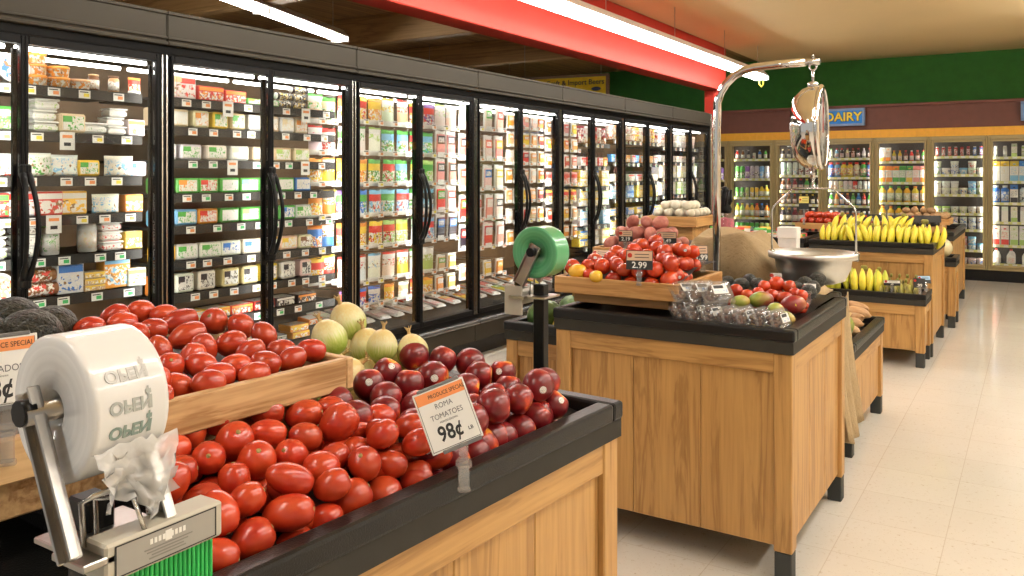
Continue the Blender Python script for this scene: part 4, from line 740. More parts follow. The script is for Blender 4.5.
TOM_CHERRY=[(-0.658,2.828,0.774,0.88,0.48,-0.03,0.026,0.029),(-0.658,2.860,0.784,0.85,0.28,0.43,0.025,0.026),(-0.657,2.884,0.779,0.83,0.31,-0.46,0.025,0.026)]
MANGO=[(-0.849,2.782,0.788,0.94,0.27,0.22,0.046,0.066),(-0.789,2.821,0.796,0.95,0.33,0.04,0.056,0.083),(-0.675,2.786,0.793,0.90,0.39,0.20,0.061,0.083),(-0.668,2.669,0.766,0.91,0.27,-0.30,0.046,0.056),(-0.718,2.738,0.780,0.97,0.24,0.05,0.045,0.055)]
AVO=[(-0.979,3.057,0.817,0.86,0.25,0.45,0.049,0.058),(-0.922,3.048,0.814,0.86,0.50,-0.11,0.049,0.065),(-0.863,3.054,0.816,0.96,0.09,-0.25,0.053,0.058),(-0.673,3.155,0.836,0.91,0.42,0.02,0.056,0.068),(-0.673,3.013,0.808,0.99,-0.09,0.09,0.055,0.061),(-0.672,3.067,0.818,0.37,0.42,0.83,0.054,0.058),(-0.708,3.106,0.827,0.95,0.20,0.25,0.051,0.059),(-0.726,3.054,0.815,0.90,0.38,-0.20,0.047,0.058),(-0.909,3.100,0.825,0.88,0.06,0.46,0.049,0.058)]
AVN=[(-1.345,0.699,.968,.078,.10),(-1.42,.708,.982,.075,.095),(-1.385,.645,.965,.075,.095),(-1.47,.66,.975,.07,.09),(-1.40,.760,.965,.07,.09),(-1.30,.63,.945,.07,.09),(-1.29,.55,.945,.07,.09),(-1.38,.56,.95,.07,.09)]
# ------------------------------------------------------------------ produce
def skin(name, c0, c1, sc=3, rough=.22, coat=.35, lo=.35, hi=.65, bmp=0, bsc=40, sss=0):
    m, nt, b = nmat(name)
    f = noise(nt, coords(nt, 'Object', (1, 1, 1), rnd=True), sc, 3)
    c = ramp(nt, f, [(lo, c0), (hi, c1)])
    oi = nd(nt, 'ShaderNodeObjectInfo'); hs = nd(nt, 'ShaderNodeHueSaturation')
    mr = nd(nt, 'ShaderNodeMapRange'); lk(nt, oi.outputs['Random'], mr.inputs[0]); mr.inputs[3].default_value = .82; mr.inputs[4].default_value = 1.15
    lk(nt, mr.outputs[0], hs.inputs['Value']); lk(nt, c, hs.inputs['Color'])
    lk(nt, hs.outputs[0], b.inputs['Base Color']); b.inputs['Roughness'].default_value = rough; b.inputs['Coat Weight'].default_value = coat; b.inputs['Coat Roughness'].default_value = .12
    if bmp: bump(nt, b, noise(nt, coords(nt), bsc, 3), bmp, .02)
    return m
def grad_skin(name, stops, axis=2, wob=.35, nsc=2.2, rough=.28, coat=.25, streak=0):
    """fruit colour that runs along the fruit's own axis, broken up by blotches"""
    m, nt, b = nmat(name)
    tc = nd(nt, 'ShaderNodeTexCoord'); sx = nd(nt, 'ShaderNodeSeparateXYZ'); lk(nt, tc.outputs['Object'], sx.inputs[0])
    s = (22, 22, 1.2) if streak else (1, 1, 1)
    f = noise(nt, coords(nt, 'Object', s, rnd=True), nsc if not streak else 1.0, 3)
    ad = nd(nt, 'ShaderNodeMath', operation='MULTIPLY_ADD'); lk(nt, f, ad.inputs[0]); ad.inputs[1].default_value = wob*2; ad.inputs[2].default_value = .5-wob
    a2 = nd(nt, 'ShaderNodeMath', operation='ADD'); lk(nt, sx.outputs[axis], a2.inputs[0]); lk(nt, ad.outputs[0], a2.inputs[1])
    c = ramp(nt, a2.outputs[0], stops); lk(nt, c, b.inputs['Base Color'])
    b.inputs['Roughness'].default_value = rough; b.inputs['Coat Weight'].default_value = coat; b.inputs['Coat Roughness'].default_value = .15
    return m
roma_skin = skin('roma_tomato_skin', (.40, .022, .010), (.53, .066, .016), 1.6, .26, .2, .3, .75)
tom_skin = skin('round_tomato_skin', (.44, .022, .008), (.58, .075, .014), 1.4, .26, .2, .3, .75)
ytom_skin = skin('yellow_tomato_skin', (.80, .42, .02), (.85, .52, .05), 1.5)
nect_skin = grad_skin('nectarine_skin', [(.15, (.20, .010, .012)), (.55, (.13, .008, .012)), (.80, (.24, .014, .014)), (.93, (.55, .06, .02)), (1.06 if False else 1.0, (.80, .34, .05))], 2, .45, 2.4, .28, .12)
onion_skin = grad_skin('onion_skin', [(.10, (.30, .42, .05)), (.38, (.48, .55, .14)), (.62, (.68, .66, .36)), (.95, (.66, .52, .22))], 2, .30, 2, .35, .2, 1)
mango_skin = grad_skin('mango_skin', [(.2, (.26, .34, .05)), (.45, (.36, .36, .06)), (.7, (.32, .10, .045)), (.95, (.22, .02, .02))], 2, .55, 1.3, .35, .15)
rmango_skin = grad_skin('red_mango_skin', [(.2, (.20, .012, .016)), (.6, (.26, .025, .022)), (.95, (.36, .14, .05))], 2, .4, 1.3, .3, .2)
gmango_skin = grad_skin('green_mango_skin', [(.2, (.30, .36, .06)), (.6, (.40, .42, .08)), (.95, (.46, .30, .07))], 2, .4, 1.5, .35, .15)
avo_skin = skin('avocado_skin', (.014, .014, .011), (.040, .038, .026), 5, .42, .12, .35, .65, .8, 16)
scar_mat = P('stem_scar', (.28, .20, .06), .7, var=.3, vs=400)
dry_stem = P('dry_stem', (.50, .34, .14), .8, var=.25, vs=90)
stick_w = print_mat('fruit_sticker', 160, 'white')
def ellm(name, mat, fn=None, n=20, m=14):
    return MB().ell((0, 0, 0), (.5, .5, .5), n, m, 0, fn).mesh(name, mat)
roma_me = [ellm('roma_tomato', roma_skin, lambda d, th, ph, k=k: 1+.05*d.z*(1-d.z*d.z)*(2 if k == 1 else 1)+.012*cos(3*ph+k)*sin(th)+.03*sin(th)**2*cos(2*ph+k*2)*.5-.07*max(0, d.z-.86)/.14) for k in range(3)]
round_me = [ellm('tomato', tom_skin, lambda d, th, ph, k=k: 1+.018*cos(5*ph+k)*max(0, d.z)-.10*max(0, d.z-.80)/.2) for k in range(2)]
ytom_me = ellm('yellow_tomato', ytom_skin, lambda d, th, ph: 1+.05*abs(cos(3*ph))*sin(th)-.14*max(0, d.z-.75)/.25)
nect_me = [ellm('nectarine', nect_skin, lambda d, th, ph, k=k: 1-.035*max(0, cos(ph))**6*sin(th)-.16*max(0, d.z-.82)/.18+.01*cos(2*ph+k)) for k in range(2)]
onion_me = ellm('onion', onion_skin, lambda d, th, ph: 1+.10*max(0, d.z-.72)/.28-.05*max(0, -d.z-.85)/.15)
mango_me = {k: ellm('mango', mt, lambda d, th, ph: 1+.05*d.z+.06*cos(ph)*sin(th)*d.z) for k, mt in (('m', mango_skin), ('r', rmango_skin), ('g', gmango_skin))}
avo_me = ellm('avocado', avo_skin, lambda d, th, ph: 1-.12*max(0, d.z)**1.5, 18, 12)
scar_me = MB().lathe([(.075, -.035), (.07, .0), (.03, .010), (0.0, .012)], 9, 0, Matrix.Translation((0, 0, .462))).mesh('stem_scar', scar_mat)
hole_me = MB().lathe([(.085, -.05), (.06, -.015), (.02, -.03)], 9, 0, Matrix.Translation((0, 0, .44))).mesh('stem_cavity', P('stem_cavity', (.16, .07, .02), .8))
b = MB(); b.lathe([(.10, -.05), (.07, .03), (.045, .12), (.06, .20), (.03, .24)], 9, 0, Matrix.Translation((0, 0, .50)))
for k in range(6): b.tube([(.03*cos(k), .03*sin(k), .62), (.07*cos(k*1.05), .07*sin(k*1.05), .72), (.11*cos(k*1.1), .11*sin(k*1.1), .76+.02*(k % 3))], .012, 5)
neck_me = b.mesh('dry_neck', dry_stem)
def sticker_me():
    b = MB(); n = 10; R = .5; vs = [(0, 0, 0)]; rr = .115
    vs = [Vector((R*1.012, 0, 0))]+[Vector((R*1.008*math.sqrt(1-(rr*2)**2*.25), rr*cos(2*pi*k/n), rr*sin(2*pi*k/n))).normalized()*R*1.010 for k in range(n)]
    b.add(vs, [(0, 1+k, 1+(k+1) % n) for k in range(n)], 0, True); return b.mesh('sticker', stick_w)
stk_me = sticker_me()
def fruit(name, me, q, label, cat, group, part=None, spart=None, flip=False):
    x, y, z, ax, ay, az, W, L = q
    o = link(name, me, None, (x, y, z), Vector((ax, ay, az)).to_track_quat('Z', 'Y') @ Quaternion((0, 0, 1), rng.uniform(0, 6.28)))
    o.scale = (W, W, L); tag(o, label, cat, group)
    if part: link(*part, o)
    if spart: 
        s = link('sticker', stk_me, o); s['label'] = 'white fruit sticker'
    return o
def heap(data, name, meshes, desc, where, cat, group, axis=1, part=None, stick=0, rev=False):
    idx = sorted(range(len(data)), key=lambda i: data[i][axis])
    for r, i in enumerate(idx):
        o = fruit(name, meshes[i % len(meshes)], data[i], f"{desc}, {ORD[r]} from {where}", cat, group, part, False)
        if stick and rng.random() < stick:
            v = (Vector((0, 0, 1.22))-o.location)
            s = link('sticker', stk_me, o); s['label'] = 'white fruit sticker'
            lq = o.rotation_quaternion.inverted() @ (v.normalized()+Vector((rng.uniform(-.6, .6), rng.uniform(-.6, .6), rng.uniform(-.5, .4)))).normalized()
            s.rotation_mode = 'QUATERNION'; s.rotation_quaternion = lq.to_track_quat('X', 'Z')
def under(data, dz, f=1.0):
    """second layer that carries the visible one"""
    out = []
    for q in data:
        out.append((q[0]+rng.uniform(-.004, .004), q[1]+rng.uniform(-.004, .004), q[2]-dz, *q[3:]))
    return out
crate('pine crate of roma tomatoes and avocados standing on the front island', -.76, -.24, -1.2, -.52, .856, .909, (-.72, -1.16, -.285, -.56, .797), loc=(-.712, 1.55, 0), rz=-A1, floor_fn=lambda x, y: min(.892, .866+.12*(-x-.26)), mats=(wood('crate_oak_x', (.30, .15, .05), (.62, .41, .20), 0, 1.3, .5, 7), wood('crate_oak_y', (.30, .15, .05), (.62, .41, .20), 1, 1.3, .5, 7)))
crate('pine crate of loose tomatoes on the middle stand', -1.44, -.98, 2.55, 3.0, .806, .863, (-1.39, 2.60, -1.03, 2.96, .770), floor_fn=lambda x, y: min(.90, .846+.22*(y-2.55)))
crate('pine crate of red potatoes behind the tomato crate', -1.72, -1.31, 3.40, 3.70, .83, .89, (-1.68, 3.43, -1.35, 3.67, .725), floor_fn=lambda x, y: .86+.2*(y-3.4))
crate('pine crate of white onions near the wall coolers', -2.14, -1.80, 5.0, 5.4, .89, .955, (-2.1, 5.04, -1.84, 5.36, .762), floor_fn=lambda x, y: .93)
crate('pine crate of tomatoes behind the scale pan', -1.60, -1.19, 6.68, 6.98, .80, .845, (-1.36, 6.72, -1.22, 6.94, .762), floor_fn=lambda x, y: .825)
crate('pine crate of dark avocados behind the bananas', -1.17, -.57, 6.68, 6.98, .80, .845, (-1.13, 6.72, -.62, 6.94, .762), floor_fn=lambda x, y: .825)
crate('pine crate of brown potatoes on the last stand', -1.05, -.62, 7.95, 8.35, .79, .84, (-1.0, 8.0, -.67, 8.3, .738), floor_fn=lambda x, y: .82)
heap(ROMA_LOW, 'roma_tomato', roma_me, 'red roma tomato in the black front tray', 'its near end', 'tomato', 'roma tomatoes in the front tray', 1, ('stem_scar', scar_me))
heap(ROMA_HIGH, 'roma_tomato', roma_me, 'red roma tomato in the raised pine crate in front', 'its near end', 'tomato', 'roma tomatoes in the raised crate', 1, ('stem_scar', scar_me))
heap(NECT, 'nectarine', nect_me, 'dark red nectarine in the front tray', 'the near end of its heap', 'nectarine', 'nectarines in the front tray', 1, ('stem_cavity', hole_me), .4)
heap(ONION, 'onion', [onion_me], 'pale green and cream onion beside the nectarines', 'the near end', 'onion', 'onions beside the nectarines', 1, ('dry_neck', neck_me))
heap(TOM_TWO, 'tomato', round_me, 'red tomato in the crate on the middle stand', 'its left', 'tomato', 'tomatoes in the middle crate', 0, ('stem_scar', scar_me), .15)
heap(TOM_YEL, 'yellow_tomato', [ytom_me], 'yellow tomato in the crate on the middle stand', 'the left of that crate', 'tomato', None, 0, ('stem_cavity', hole_me))
heap(TOM_FRONT, 'tomato', round_me, 'orange red tomato in the open tray of the middle stand', 'its left', 'tomato', 'tomatoes in the middle tray', 0, ('stem_scar', scar_me))
heap(TOM_CHERRY, 'cherry_tomato', round_me, 'small cherry tomato by the avocados in the middle tray', 'the left', 'tomato', 'cherry tomatoes in the middle tray', 0)
for k, (q, mk, lb) in enumerate(zip(MANGO, 'gmrgg', ['small green mango leaning on the tomatoes in the middle tray', 'large green mango with a pinkish flank amid the middle tray', 'large dark red mango with a yellow sticker in the middle tray', 'yellow green mango at the aisle corner of the middle tray', 'green mango half hidden behind the red mango'])):
    o = fruit('mango', mango_me[mk], q, lb, 'mango', 'mangoes in the middle tray')
    if mk == 'r':
        s = link('sticker', stk_me, o); lq = o.rotation_quaternion.inverted() @ Vector((.62, -.75, .15)).normalized(); s.rotation_mode = 'QUATERNION'; s.rotation_quaternion = lq.to_track_quat('X', 'Z'); s['label'] = 'yellow sticker'; s.data = stk_me.copy(); s.data.materials[0] = yellow_ink
heap(AVO, 'avocado', [avo_me], 'dark avocado at the back of the middle tray', 'the left', 'avocado', 'avocados in the middle tray', 0, None)
# avocados in the near part of the raised crate
dt = []
for x, y, z, W, L in AVN: dt.append((x, y, z, rng.uniform(.6, 1), rng.uniform(.4, .9), rng.uniform(-.2, .2), W, L))
heap(dt, 'avocado', [avo_me], 'large dark avocado in the raised crate behind the bag roll', 'the near end', 'avocado', 'avocados in the raised crate')
# second layers
heap(under([q for q in ROMA_LOW if q[2] > .80], .050), 'roma_tomato', roma_me, 'red roma tomato under the top layer of the front tray', 'its near end', 'tomato', 'roma tomatoes in the front tray')
heap(under(NECT, .058), 'nectarine', nect_me, 'dark nectarine under the top layer of the front tray', 'its near end', 'nectarine', 'nectarines in the front tray')
heap(under(ONION[:3]+ONION[5:8], .066), 'onion', [onion_me], 'onion under the top onions of the front tray', 'the near end', 'onion', 'onions beside the nectarines')
heap(under([q for q in TOM_TWO if q[2] > .905], .048), 'tomato', round_me, 'red tomato under the top layer of the middle crate', 'its left', 'tomato', 'tomatoes in the middle crate', 0)
heap(under([q for q in TOM_FRONT if q[2] > .80], .044), 'tomato', round_me, 'tomato under the top layer of the middle tray', 'its left', 'tomato', 'tomatoes in the middle tray', 0)
# ---- heaps further back: rows laid out on a small grid
def grid_heap(name, me, n, x0, x1, y0, y1, z, W, L, desc, where, cat, group, peak=.05, part=None, axis=0, jit=.25):
    nx = max(1, int((x1-x0)/(W*1.02))); ny = max(1, int((y1-y0)/(W*1.02))); pts = []
    for lay in range(4):
        for j in range(ny-lay):
            for i in range(nx-lay):
                pts.append((x0+(i+.5+lay*.5)*(x1-x0)/nx, y0+(j+.5+lay*.5)*(y1-y0)/ny, z+W*.5+lay*W*.76, lay))
    pts = [p for p in pts if p[3] == 0] + [p for p in pts if p[3] > 0]
    pts = pts[:n]; dt = []
    for x, y, zz, lay in pts:
        dt.append((x+rng.uniform(-jit, jit)*W*.2, y+rng.uniform(-jit, jit)*W*.2, zz, rng.uniform(-1, 1), rng.uniform(-1, 1), rng.uniform(-.3, .5), W*rng.uniform(.88, .98), L*rng.uniform(.9, 1.0)))
    heap(dt, name, me, desc, where, cat, group, axis, part)
redpot = ellm('red_potato', skin('red_potato_skin', (.40, .11, .085), (.56, .22, .16), 3, .55, .05, .35, .65), lambda d, th, ph: 1+.05*cos(2*ph+1)*sin(th), 14, 10)
brownpot = ellm('brown_potato', skin('brown_potato_skin', (.30, .17, .075), (.44, .27, .13), 4, .6, .0), lambda d, th, ph: 1+.05*cos(2*ph)*sin(th), 14, 10)
wonion = ellm('white_onion', skin('white_onion_skin', (.62, .58, .44), (.76, .72, .60), 2, .4, .15), lambda d, th, ph: 1+.14*max(0, d.z-.75)/.25, 14, 10)
grid_heap('red_potato', [redpot], 34, -1.69, -1.34, 3.42, 3.68, .872, .064, .085, 'red potato in the crate behind the tomato crate', 'its left', 'potato', 'red potatoes behind the tomatoes')
grid_heap('white_onion', [wonion], 30, -2.12, -1.82, 5.02, 5.38, .945, .062, .066, 'white onion in the far crate by the wall coolers', 'its left', 'onion', 'white onions in the far crate')
grid_heap('tomato', round_me, 38, -1.58, -1.21, 6.70, 6.96, .833, .056, .058, 'red tomato in the crate behind the scale pan', 'its left', 'tomato', 'tomatoes behind the scale pan')
grid_heap('red_potato', [redpot], 12, -1.15, -.99, 6.70, 6.96, .833, .05, .07, 'dark red potato beside the far avocados', 'the left', 'potato', 'red potatoes by the far avocados')
grid_heap('avocado', [avo_me], 24, -.98, -.60, 6.70, 6.96, .833, .055, .066, 'dark avocado in the crate behind the bananas', 'the left', 'avocado', 'avocados behind the bananas')
grid_heap('brown_potato', [brownpot], 34, -1.03, -.64, 7.97, 8.33, .83, .062, .085, 'brown potato in the crate on the last stand', 'its left', 'potato', 'brown potatoes on the last stand')
# ---- bananas
ban_skin = grad_skin('banana_skin', [(.25, (.40, .44, .035)), (.42, (.70, .62, .04)), (.62, (.78, .66, .05)), (.85, (.38, .46, .04))], 2, .22, 3, .4, .1)
gban_skin = grad_skin('green_banana_skin', [(.2, (.30, .42, .04)), (.5, (.62, .60, .05)), (.85, (.26, .38, .04))], 2, .25, 3, .4, .1)
plant_skin = skin('plantain_skin', (.09, .07, .02), (.40, .36, .05), 8, .5, .05, .35, .62)
tip_mat = P('banana_tip', (.06, .045, .02), .7)
def banana_me(mat, nm='banana'):
    b = MB(); pts = []; rr = []
    for k in range(9):
        t = k/8; a = .15+1.55*t; pts.append((0, -.115*sin(a)*1.0, .115*cos(a)*1.15-.0)); rr.append(.0075 if k == 0 else [.010, .016, .021, .0235, .0235, .021, .016, .008][k-1])
    b.tube(pts, rr, 8, 0); return b.mesh(nm, mat)
ban_me = {'y': banana_me(ban_skin), 'g': banana_me(gban_skin), 'p': banana_me(plant_skin, 'plantain')}
crown_me = MB().rbox((-.022, -.018, -.012), (.022, .012, .022), .007).mesh('crown', P('banana_crown', (.24, .22, .04), .6))
def hand(kind, n, loc, rz, label, group, sc=1.0, lean=0.0, nm='banana_hand'):
    t = thing(nm, label, 'bananas' if kind != 'p' else 'plantains', loc, rz, group); t.scale = (sc, sc, sc)
    tw = rng.uniform(-.35, .35) if kind != 'p' else 0
    for k in range(n):
        f = (k-(n-1)/2)
        o = link('banana' if kind != 'p' else 'plantain', ban_me[kind], t, (f*.030, 0, -.005*abs(f)), (rng.uniform(-.06, .10)+lean, f*.10+tw, f*.15+rng.uniform(-.05, .05)))
    c = link('crown', crown_me, t, (0, 0, .128), (lean, 0, 0)); c.scale = (n*.55/2.4, 1, 1)
    return t
bx = [-1.27, -1.165, -1.075, -.985, -.90, -.815, -.735, -.658]
for k, x in enumerate(bx): hand('y', 3, (x, 6.335+.03*(k % 2), .750), rng.uniform(-.25, .25), f"upright yellow banana hand, {ORD[k]} from the left on the banana stand", 'bananas on the banana stand', .84+.1*(k == 2), rng.uniform(-.1, .1))
for k, x in enumerate([-1.22, -1.08, -.94, -.80]): hand('y', 3, (x, 6.53, .80), rng.uniform(-.3, .3), f"banana hand in the rear row of the banana stand, {ORD[k]} from the left", 'bananas on the banana stand', .95)
hand('y', 5, (-.655, 6.42, .775), .3, 'yellow banana hand lying on its side at the aisle end of the banana stand', 'bananas on the banana stand', .9, .35)
for k, x in enumerate([-1.24, -1.105, -.975]): hand('g' if k < 2 else 'y', 4, (x, 5.965+.02*(k % 2), .462), rng.uniform(-.2, .2)+.2, f"yellow green banana hand on the low stand, {ORD[k]} from the left", 'bananas on the low stand', 1.0, rng.uniform(-.1, .1))
hand('g', 3, (-.885, 5.99, .468), 0, 'small upright green banana hand between bananas and plantains', 'bananas on the low stand', .9)
for k in range(8):
    hand('p', 2, (-.815+.050*(k % 4), 5.945+.075*(k//4), .435+.02*(k//4)), rng.uniform(-.3, .5), f"mottled brown green plantain hand on the low stand, {ORD[k]} in its heap", 'plantains on the low stand', .72, .5, 'plantain_hand')
# ---- squash, sweet potatoes, melon
def ribbed(name, mat, n=10, dep=.07, flat=1.0):
    return MB().ell((0, 0, 0), (.5, .5, .5*flat), 40, 14, 0, lambda d, th, ph: 1-dep*(abs(sin(n*ph/2))**.5 < .55)*0-dep*(1-abs(sin(n*ph/2)))**2*sin(th)-.12*max(0, abs(d.z)-.85)/.15).mesh(name, mat)
sq_skin = skin('green_squash_skin', (.035, .085, .02), (.10, .20, .045), 6, .4, .15); asq_skin = skin('acorn_squash_skin', (.13, .17, .02), (.30, .33, .045), 3, .38, .2)
ysq_skin = skin('yellow_squash_skin', (.60, .42, .04), (.72, .52, .06), 3, .35, .2)
kab = ribbed('kabocha_squash', sq_skin, 12, .06, .85); aco = ribbed('acorn_squash', asq_skin, 11, .16, 1.05); yel_sq = ribbed('yellow_squash', ysq_skin, 10, .05, .8)
stem_me = MB().tube([(0, 0, .40), (.02, 0, .5), (.07, .02, .60)], [.06, .05, .06], 7).mesh('stem', dry_stem)
for me, x, y, z, W, lb, nm in ((kab, -1.70, 2.93, .645, .15, 'dark green ribbed squash on the low stand left of the middle stand', 'squash'), (kab, -1.57, 3.05, .640, .13, 'dark green squash behind the black post', 'squash'), (yel_sq, -1.60, 2.90, .618, .085, 'small yellow squash beside the dark green ones', 'squash'), (kab, -1.68, 3.15, .645, .14, 'dark green squash at the back of the low stand', 'squash'), (yel_sq, -1.535, 3.20, .645, .12, 'yellow squash peeking past the tomato crate', 'squash'),
        (aco, -.765, 3.97, .535, .145, 'green acorn squash at the near corner of the low sweet potato stand', 'squash'), (aco, -.93, 3.96, .525, .13, 'green acorn squash behind the first one on the low stand', 'squash'), (aco, -.88, 4.09, .525, .11, 'acorn squash next to the sweet potatoes', 'squash')):
    o = link(nm, me, None, (x, y, z), (rng.uniform(-.3, .3)+(1.2 if me is aco else 0), rng.uniform(-.3, .3), rng.uniform(0, 6))); o.scale = (W, W, W); tag(o, lb, 'squash', 'squash on the low stands'); link('stem', stem_me, o)
sweet = MB().ell((0, 0, 0), (.5, .5, .5), 14, 14, 0, lambda d, th, ph: 1+.10*sin(3*d.z+1)*cos(ph)-.15*abs(d.z)**4).mesh('sweet_potato', skin('sweet_potato_skin', (.42, .23, .10), (.58, .36, .18), 4, .6, 0))
dt = []
for k in range(18):
    dt.append((-.765-.12*(k % 4)+rng.uniform(-.01, .01), 4.16+.078*(k//4)+rng.uniform(-.01, .01), .485+.024*(k % 2)+.016*(k//4), rng.uniform(.6, 1), rng.uniform(-.5, .5), rng.uniform(-.1, .15), .058, .17))
heap(dt, 'sweet_potato', [sweet], 'tan sweet potato on the low stand beside the burlap', 'its near end', 'sweet potato', 'sweet potatoes on the low stand')
mel_skin = skin('melon_skin', (.66, .56, .30), (.76, .67, .42), 3, .5, .05)
mel = ellm('melon', mel_skin, lambda d, th, ph: 1+.03*d.z, 20, 14)
for k, (x, y, z, lb) in enumerate([(-.645, 7.56, .625, 'pale yellow melon at the aisle end of the low melon stand'), (-.83, 7.58, .625, 'pale melon second from the aisle on the low melon stand'), (-1.03, 7.59, .625, 'pale melon third from the aisle on the low melon stand')]):
    o = link('melon', mel, None, (x, y, z), (1.2, .2, k)); o.scale = (.158, .158, .165); tag(o, lb, 'melon', 'melons on the low stand'); s = link('stem', stem_me, o); s.scale = (.6, .6, 1.05)
# ------------------------------------------------------------------ burlap, scale, bag rolls, cards
def burlap_mat():
    m, nt, b = nmat('burlap')
    v = coords(nt)
    f = noise(nt, coords(nt, 'Object', (420, 60, 420)), 1, 2); f2 = noise(nt, coords(nt, 'Object', (60, 420, 60)), 1, 2); f3 = noise(nt, v, 9, 3)
    mx = nd(nt, 'ShaderNodeMath', operation='ADD'); lk(nt, f, mx.inputs[0]); lk(nt, f2, mx.inputs[1])
    c = ramp(nt, mx.outputs[0], [(.72, (.23, .155, .075)), (1.0 if False else .99, (.42, .305, .165))])
    c2 = mixc(nt, .35, c, ramp(nt, f3, [(.3, (.26, .18, .09)), (.7, (.44, .33, .19))]))
    lk(nt, c2, b.inputs['Base Color']); b.inputs['Roughness'].default_value = .9; bump(nt, b, mx.outputs[0], .5, .002); return m
burlap = burlap_mat()
def smooth(a, b2, x): t = max(0, min(1, (x-a)/(b2-a))); return t*t*(3-2*t)
b = MB(); nx, ny = 48, 40; vs = []; fs = []
X0, X1, Y0m, Y1m = -1.295, -.735, 3.372, 3.738
def mound(x, y):
    sx = smooth(-1.35, -1.22, x)*(1-max(0, min(1, (x+1.03)/.29))**.95); sy = smooth(3.340, 3.412, y)*(1-smooth(3.70, 3.77, y))
    fold = .012*sin(34*x+6*y)*(1-sx*.7)+.010*sin(46*(x+1.0)*(.4+y-3.35)+1.3)+.010*sin(21*y-17*x)
    ang = math.atan2(y-3.58, x+1.1); fold += .016*sin(9*ang)*(1-sx*sy)
    return .728+.240*min(1, sx*(.25+.75*sy)) + fold*min(1, 3*sx)
for j in range(ny+1):
    for i in range(nx+1):
        x = X0+(X1-X0)*i/nx; y = Y0m+(Y1m-Y0m)*j/ny; vs.append((x, y, mound(x, y)))
for j in range(ny):
    for i in range(nx): q = j*(nx+1)+i; fs.append((q, q+1, q+nx+2, q+nx+1))
nb = len(vs)
ring = [i for i in range(nx+1)]+[(j+1)*(nx+1)-1 for j in range(1, ny+1)]+[ny*(nx+1)+i for i in range(nx-1, -1, -1)]+[j*(nx+1) for j in range(ny-1, 0, -1)]
for k in ring: x, y, z = vs[k]; vs.append((x, y, .722))
m = len(ring)
for k in range(m): fs.append((ring[k], ring[(k+1) % m], nb+(k+1) % m, nb+k))
fs.append([nb+k for k in range(m)][::-1])
b.add(vs, fs, 0, True); tag(b.build('burlap_cover', burlap), 'brown burlap cloth draped in a mound behind the tomato crate', 'cloth')
b = MB(); vs = []; fs = []; nu, nv = 24, 12
for s in (0, 1):
    for j in range(nv+1):
        for i in range(nu+1):
            y = 3.385+.365*i/nu; z = .69-.50*j/nv-.04*sin(4*i/nu); x = -.688+.014*sin(22*i/nu+j*.15)*(.3+j/nv)+.055*(j/nv)**1.5-.006*s+.012; vs.append((x, y, z))
o_ = (nu+1)*(nv+1)
for j in range(nv):
    for i in range(nu): q = j*(nu+1)+i; fs.append((q, q+1, q+nu+2, q+nu+1)); fs.append((o_+q, o_+q+nu+1, o_+q+nu+2, o_+q+1))
for i in range(nu): fs.append((i, o_+i, o_+i+1, i+1)); q = nv*(nu+1)+i; fs.append((q, q+1, o_+q+1, o_+q))
for j in range(nv): q = j*(nu+1); fs.append((q, q+nu+1, o_+q+nu+1, o_+q)); q += nu; fs.append((q, o_+q, o_+q+nu+1, q+nu+1))
b.add(vs, fs, 0, True); tag(b.build('burlap_skirt', burlap), 'brown burlap skirt hanging down the aisle side behind the middle stand', 'cloth')
# hanging produce scale
PX, PY = -1.115, 3.340
t = thing('scale_stand', 'chrome pole with a curved arm that carries the hanging scale', 'pole', (PX, PY, 0))
pts = [(0, 0, 0), (0, 0, 1.40), (.003, 0, 1.47)]+[(.17-.17*cos(a), 0, 1.49+.165*sin(a)) for a in [radians(x) for x in (10, 25, 40, 55, 70, 85)]]+[(.25, 0, 1.660), (.355, 0, 1.662)]
MB().tube(pts, .017, 14).build('pole', chrome, t)
MB().tube([(.33, 0, 1.662), (.41, 0, 1.660)], .013, 12).build('arm_tip', steel, t)
MB().lathe([(.022, 0), (.022, .008), (.020, .02), (.018, .05)], 20).build('base_flange', steel, t)
SX = -.732
t = thing('hanging_scale', 'chrome dial scale hanging from the curved pole with its wide steel pan', 'scale', (SX, PY, 1.404), radians(5))
Rm = Matrix.Rotation(pi/2, 4, 'Y')
MB().lathe([(.02, -.078), (.08, -.075), (.125, -.064), (.152, -.036), (.163, -.005), (.163, .018), (.158, .030)], 40, 0, Rm).build('dial_case', chrome, t)
MB().lathe([(.158, .024), (.166, .026), (.168, .034), (.160, .042), (.150, .043), (.150, .036)], 40, 0, Rm, True, False).build('bezel', chrome, t)
dface = MB().lathe([(.0, .030), (.152, .030)], 40, 0, Rm, True, False).build('dial_face', white, t)
b = MB()
for k in range(40):
    a = 2*pi*k/40; r0 = .118 if k % 5 == 0 else .130
    b.add([Vector((.0315, r*cos(a)+s*.0012*sin(a), r*sin(a)-s*.0012*cos(a))) for r in (r0, .144) for s in (-1, 1)], [(0, 1, 3, 2)])
b.build('dial_marks', ink, dface)
for k in range(8):
    a = pi/2-2*pi*k/8; text('dial_number', str(k*2 if k else 0), .03, ink, dface, (.032, .10*cos(a), .10*sin(a)), (radians(90), 0, radians(90)))
b = MB(); b.add([(.036, .006, -.02), (.036, -.006, -.02), (.036, -.002, .12), (.036, .002, .12), (.039, .006, -.02), (.039, -.006, -.02), (.039, -.002, .12), (.039, .002, .12)], [(0,1,2,3),(4,7,6,5),(0,4,5,1),(1,5,6,2),(2,6,7,3),(3,7,4,0)])
b.build('pointer', red_paint, t)
MB().lathe([(.0, .0425), (.08, .0420), (.149, .0405)], 40, 0, Rm, True, False).build('dial_glass', glass, t)
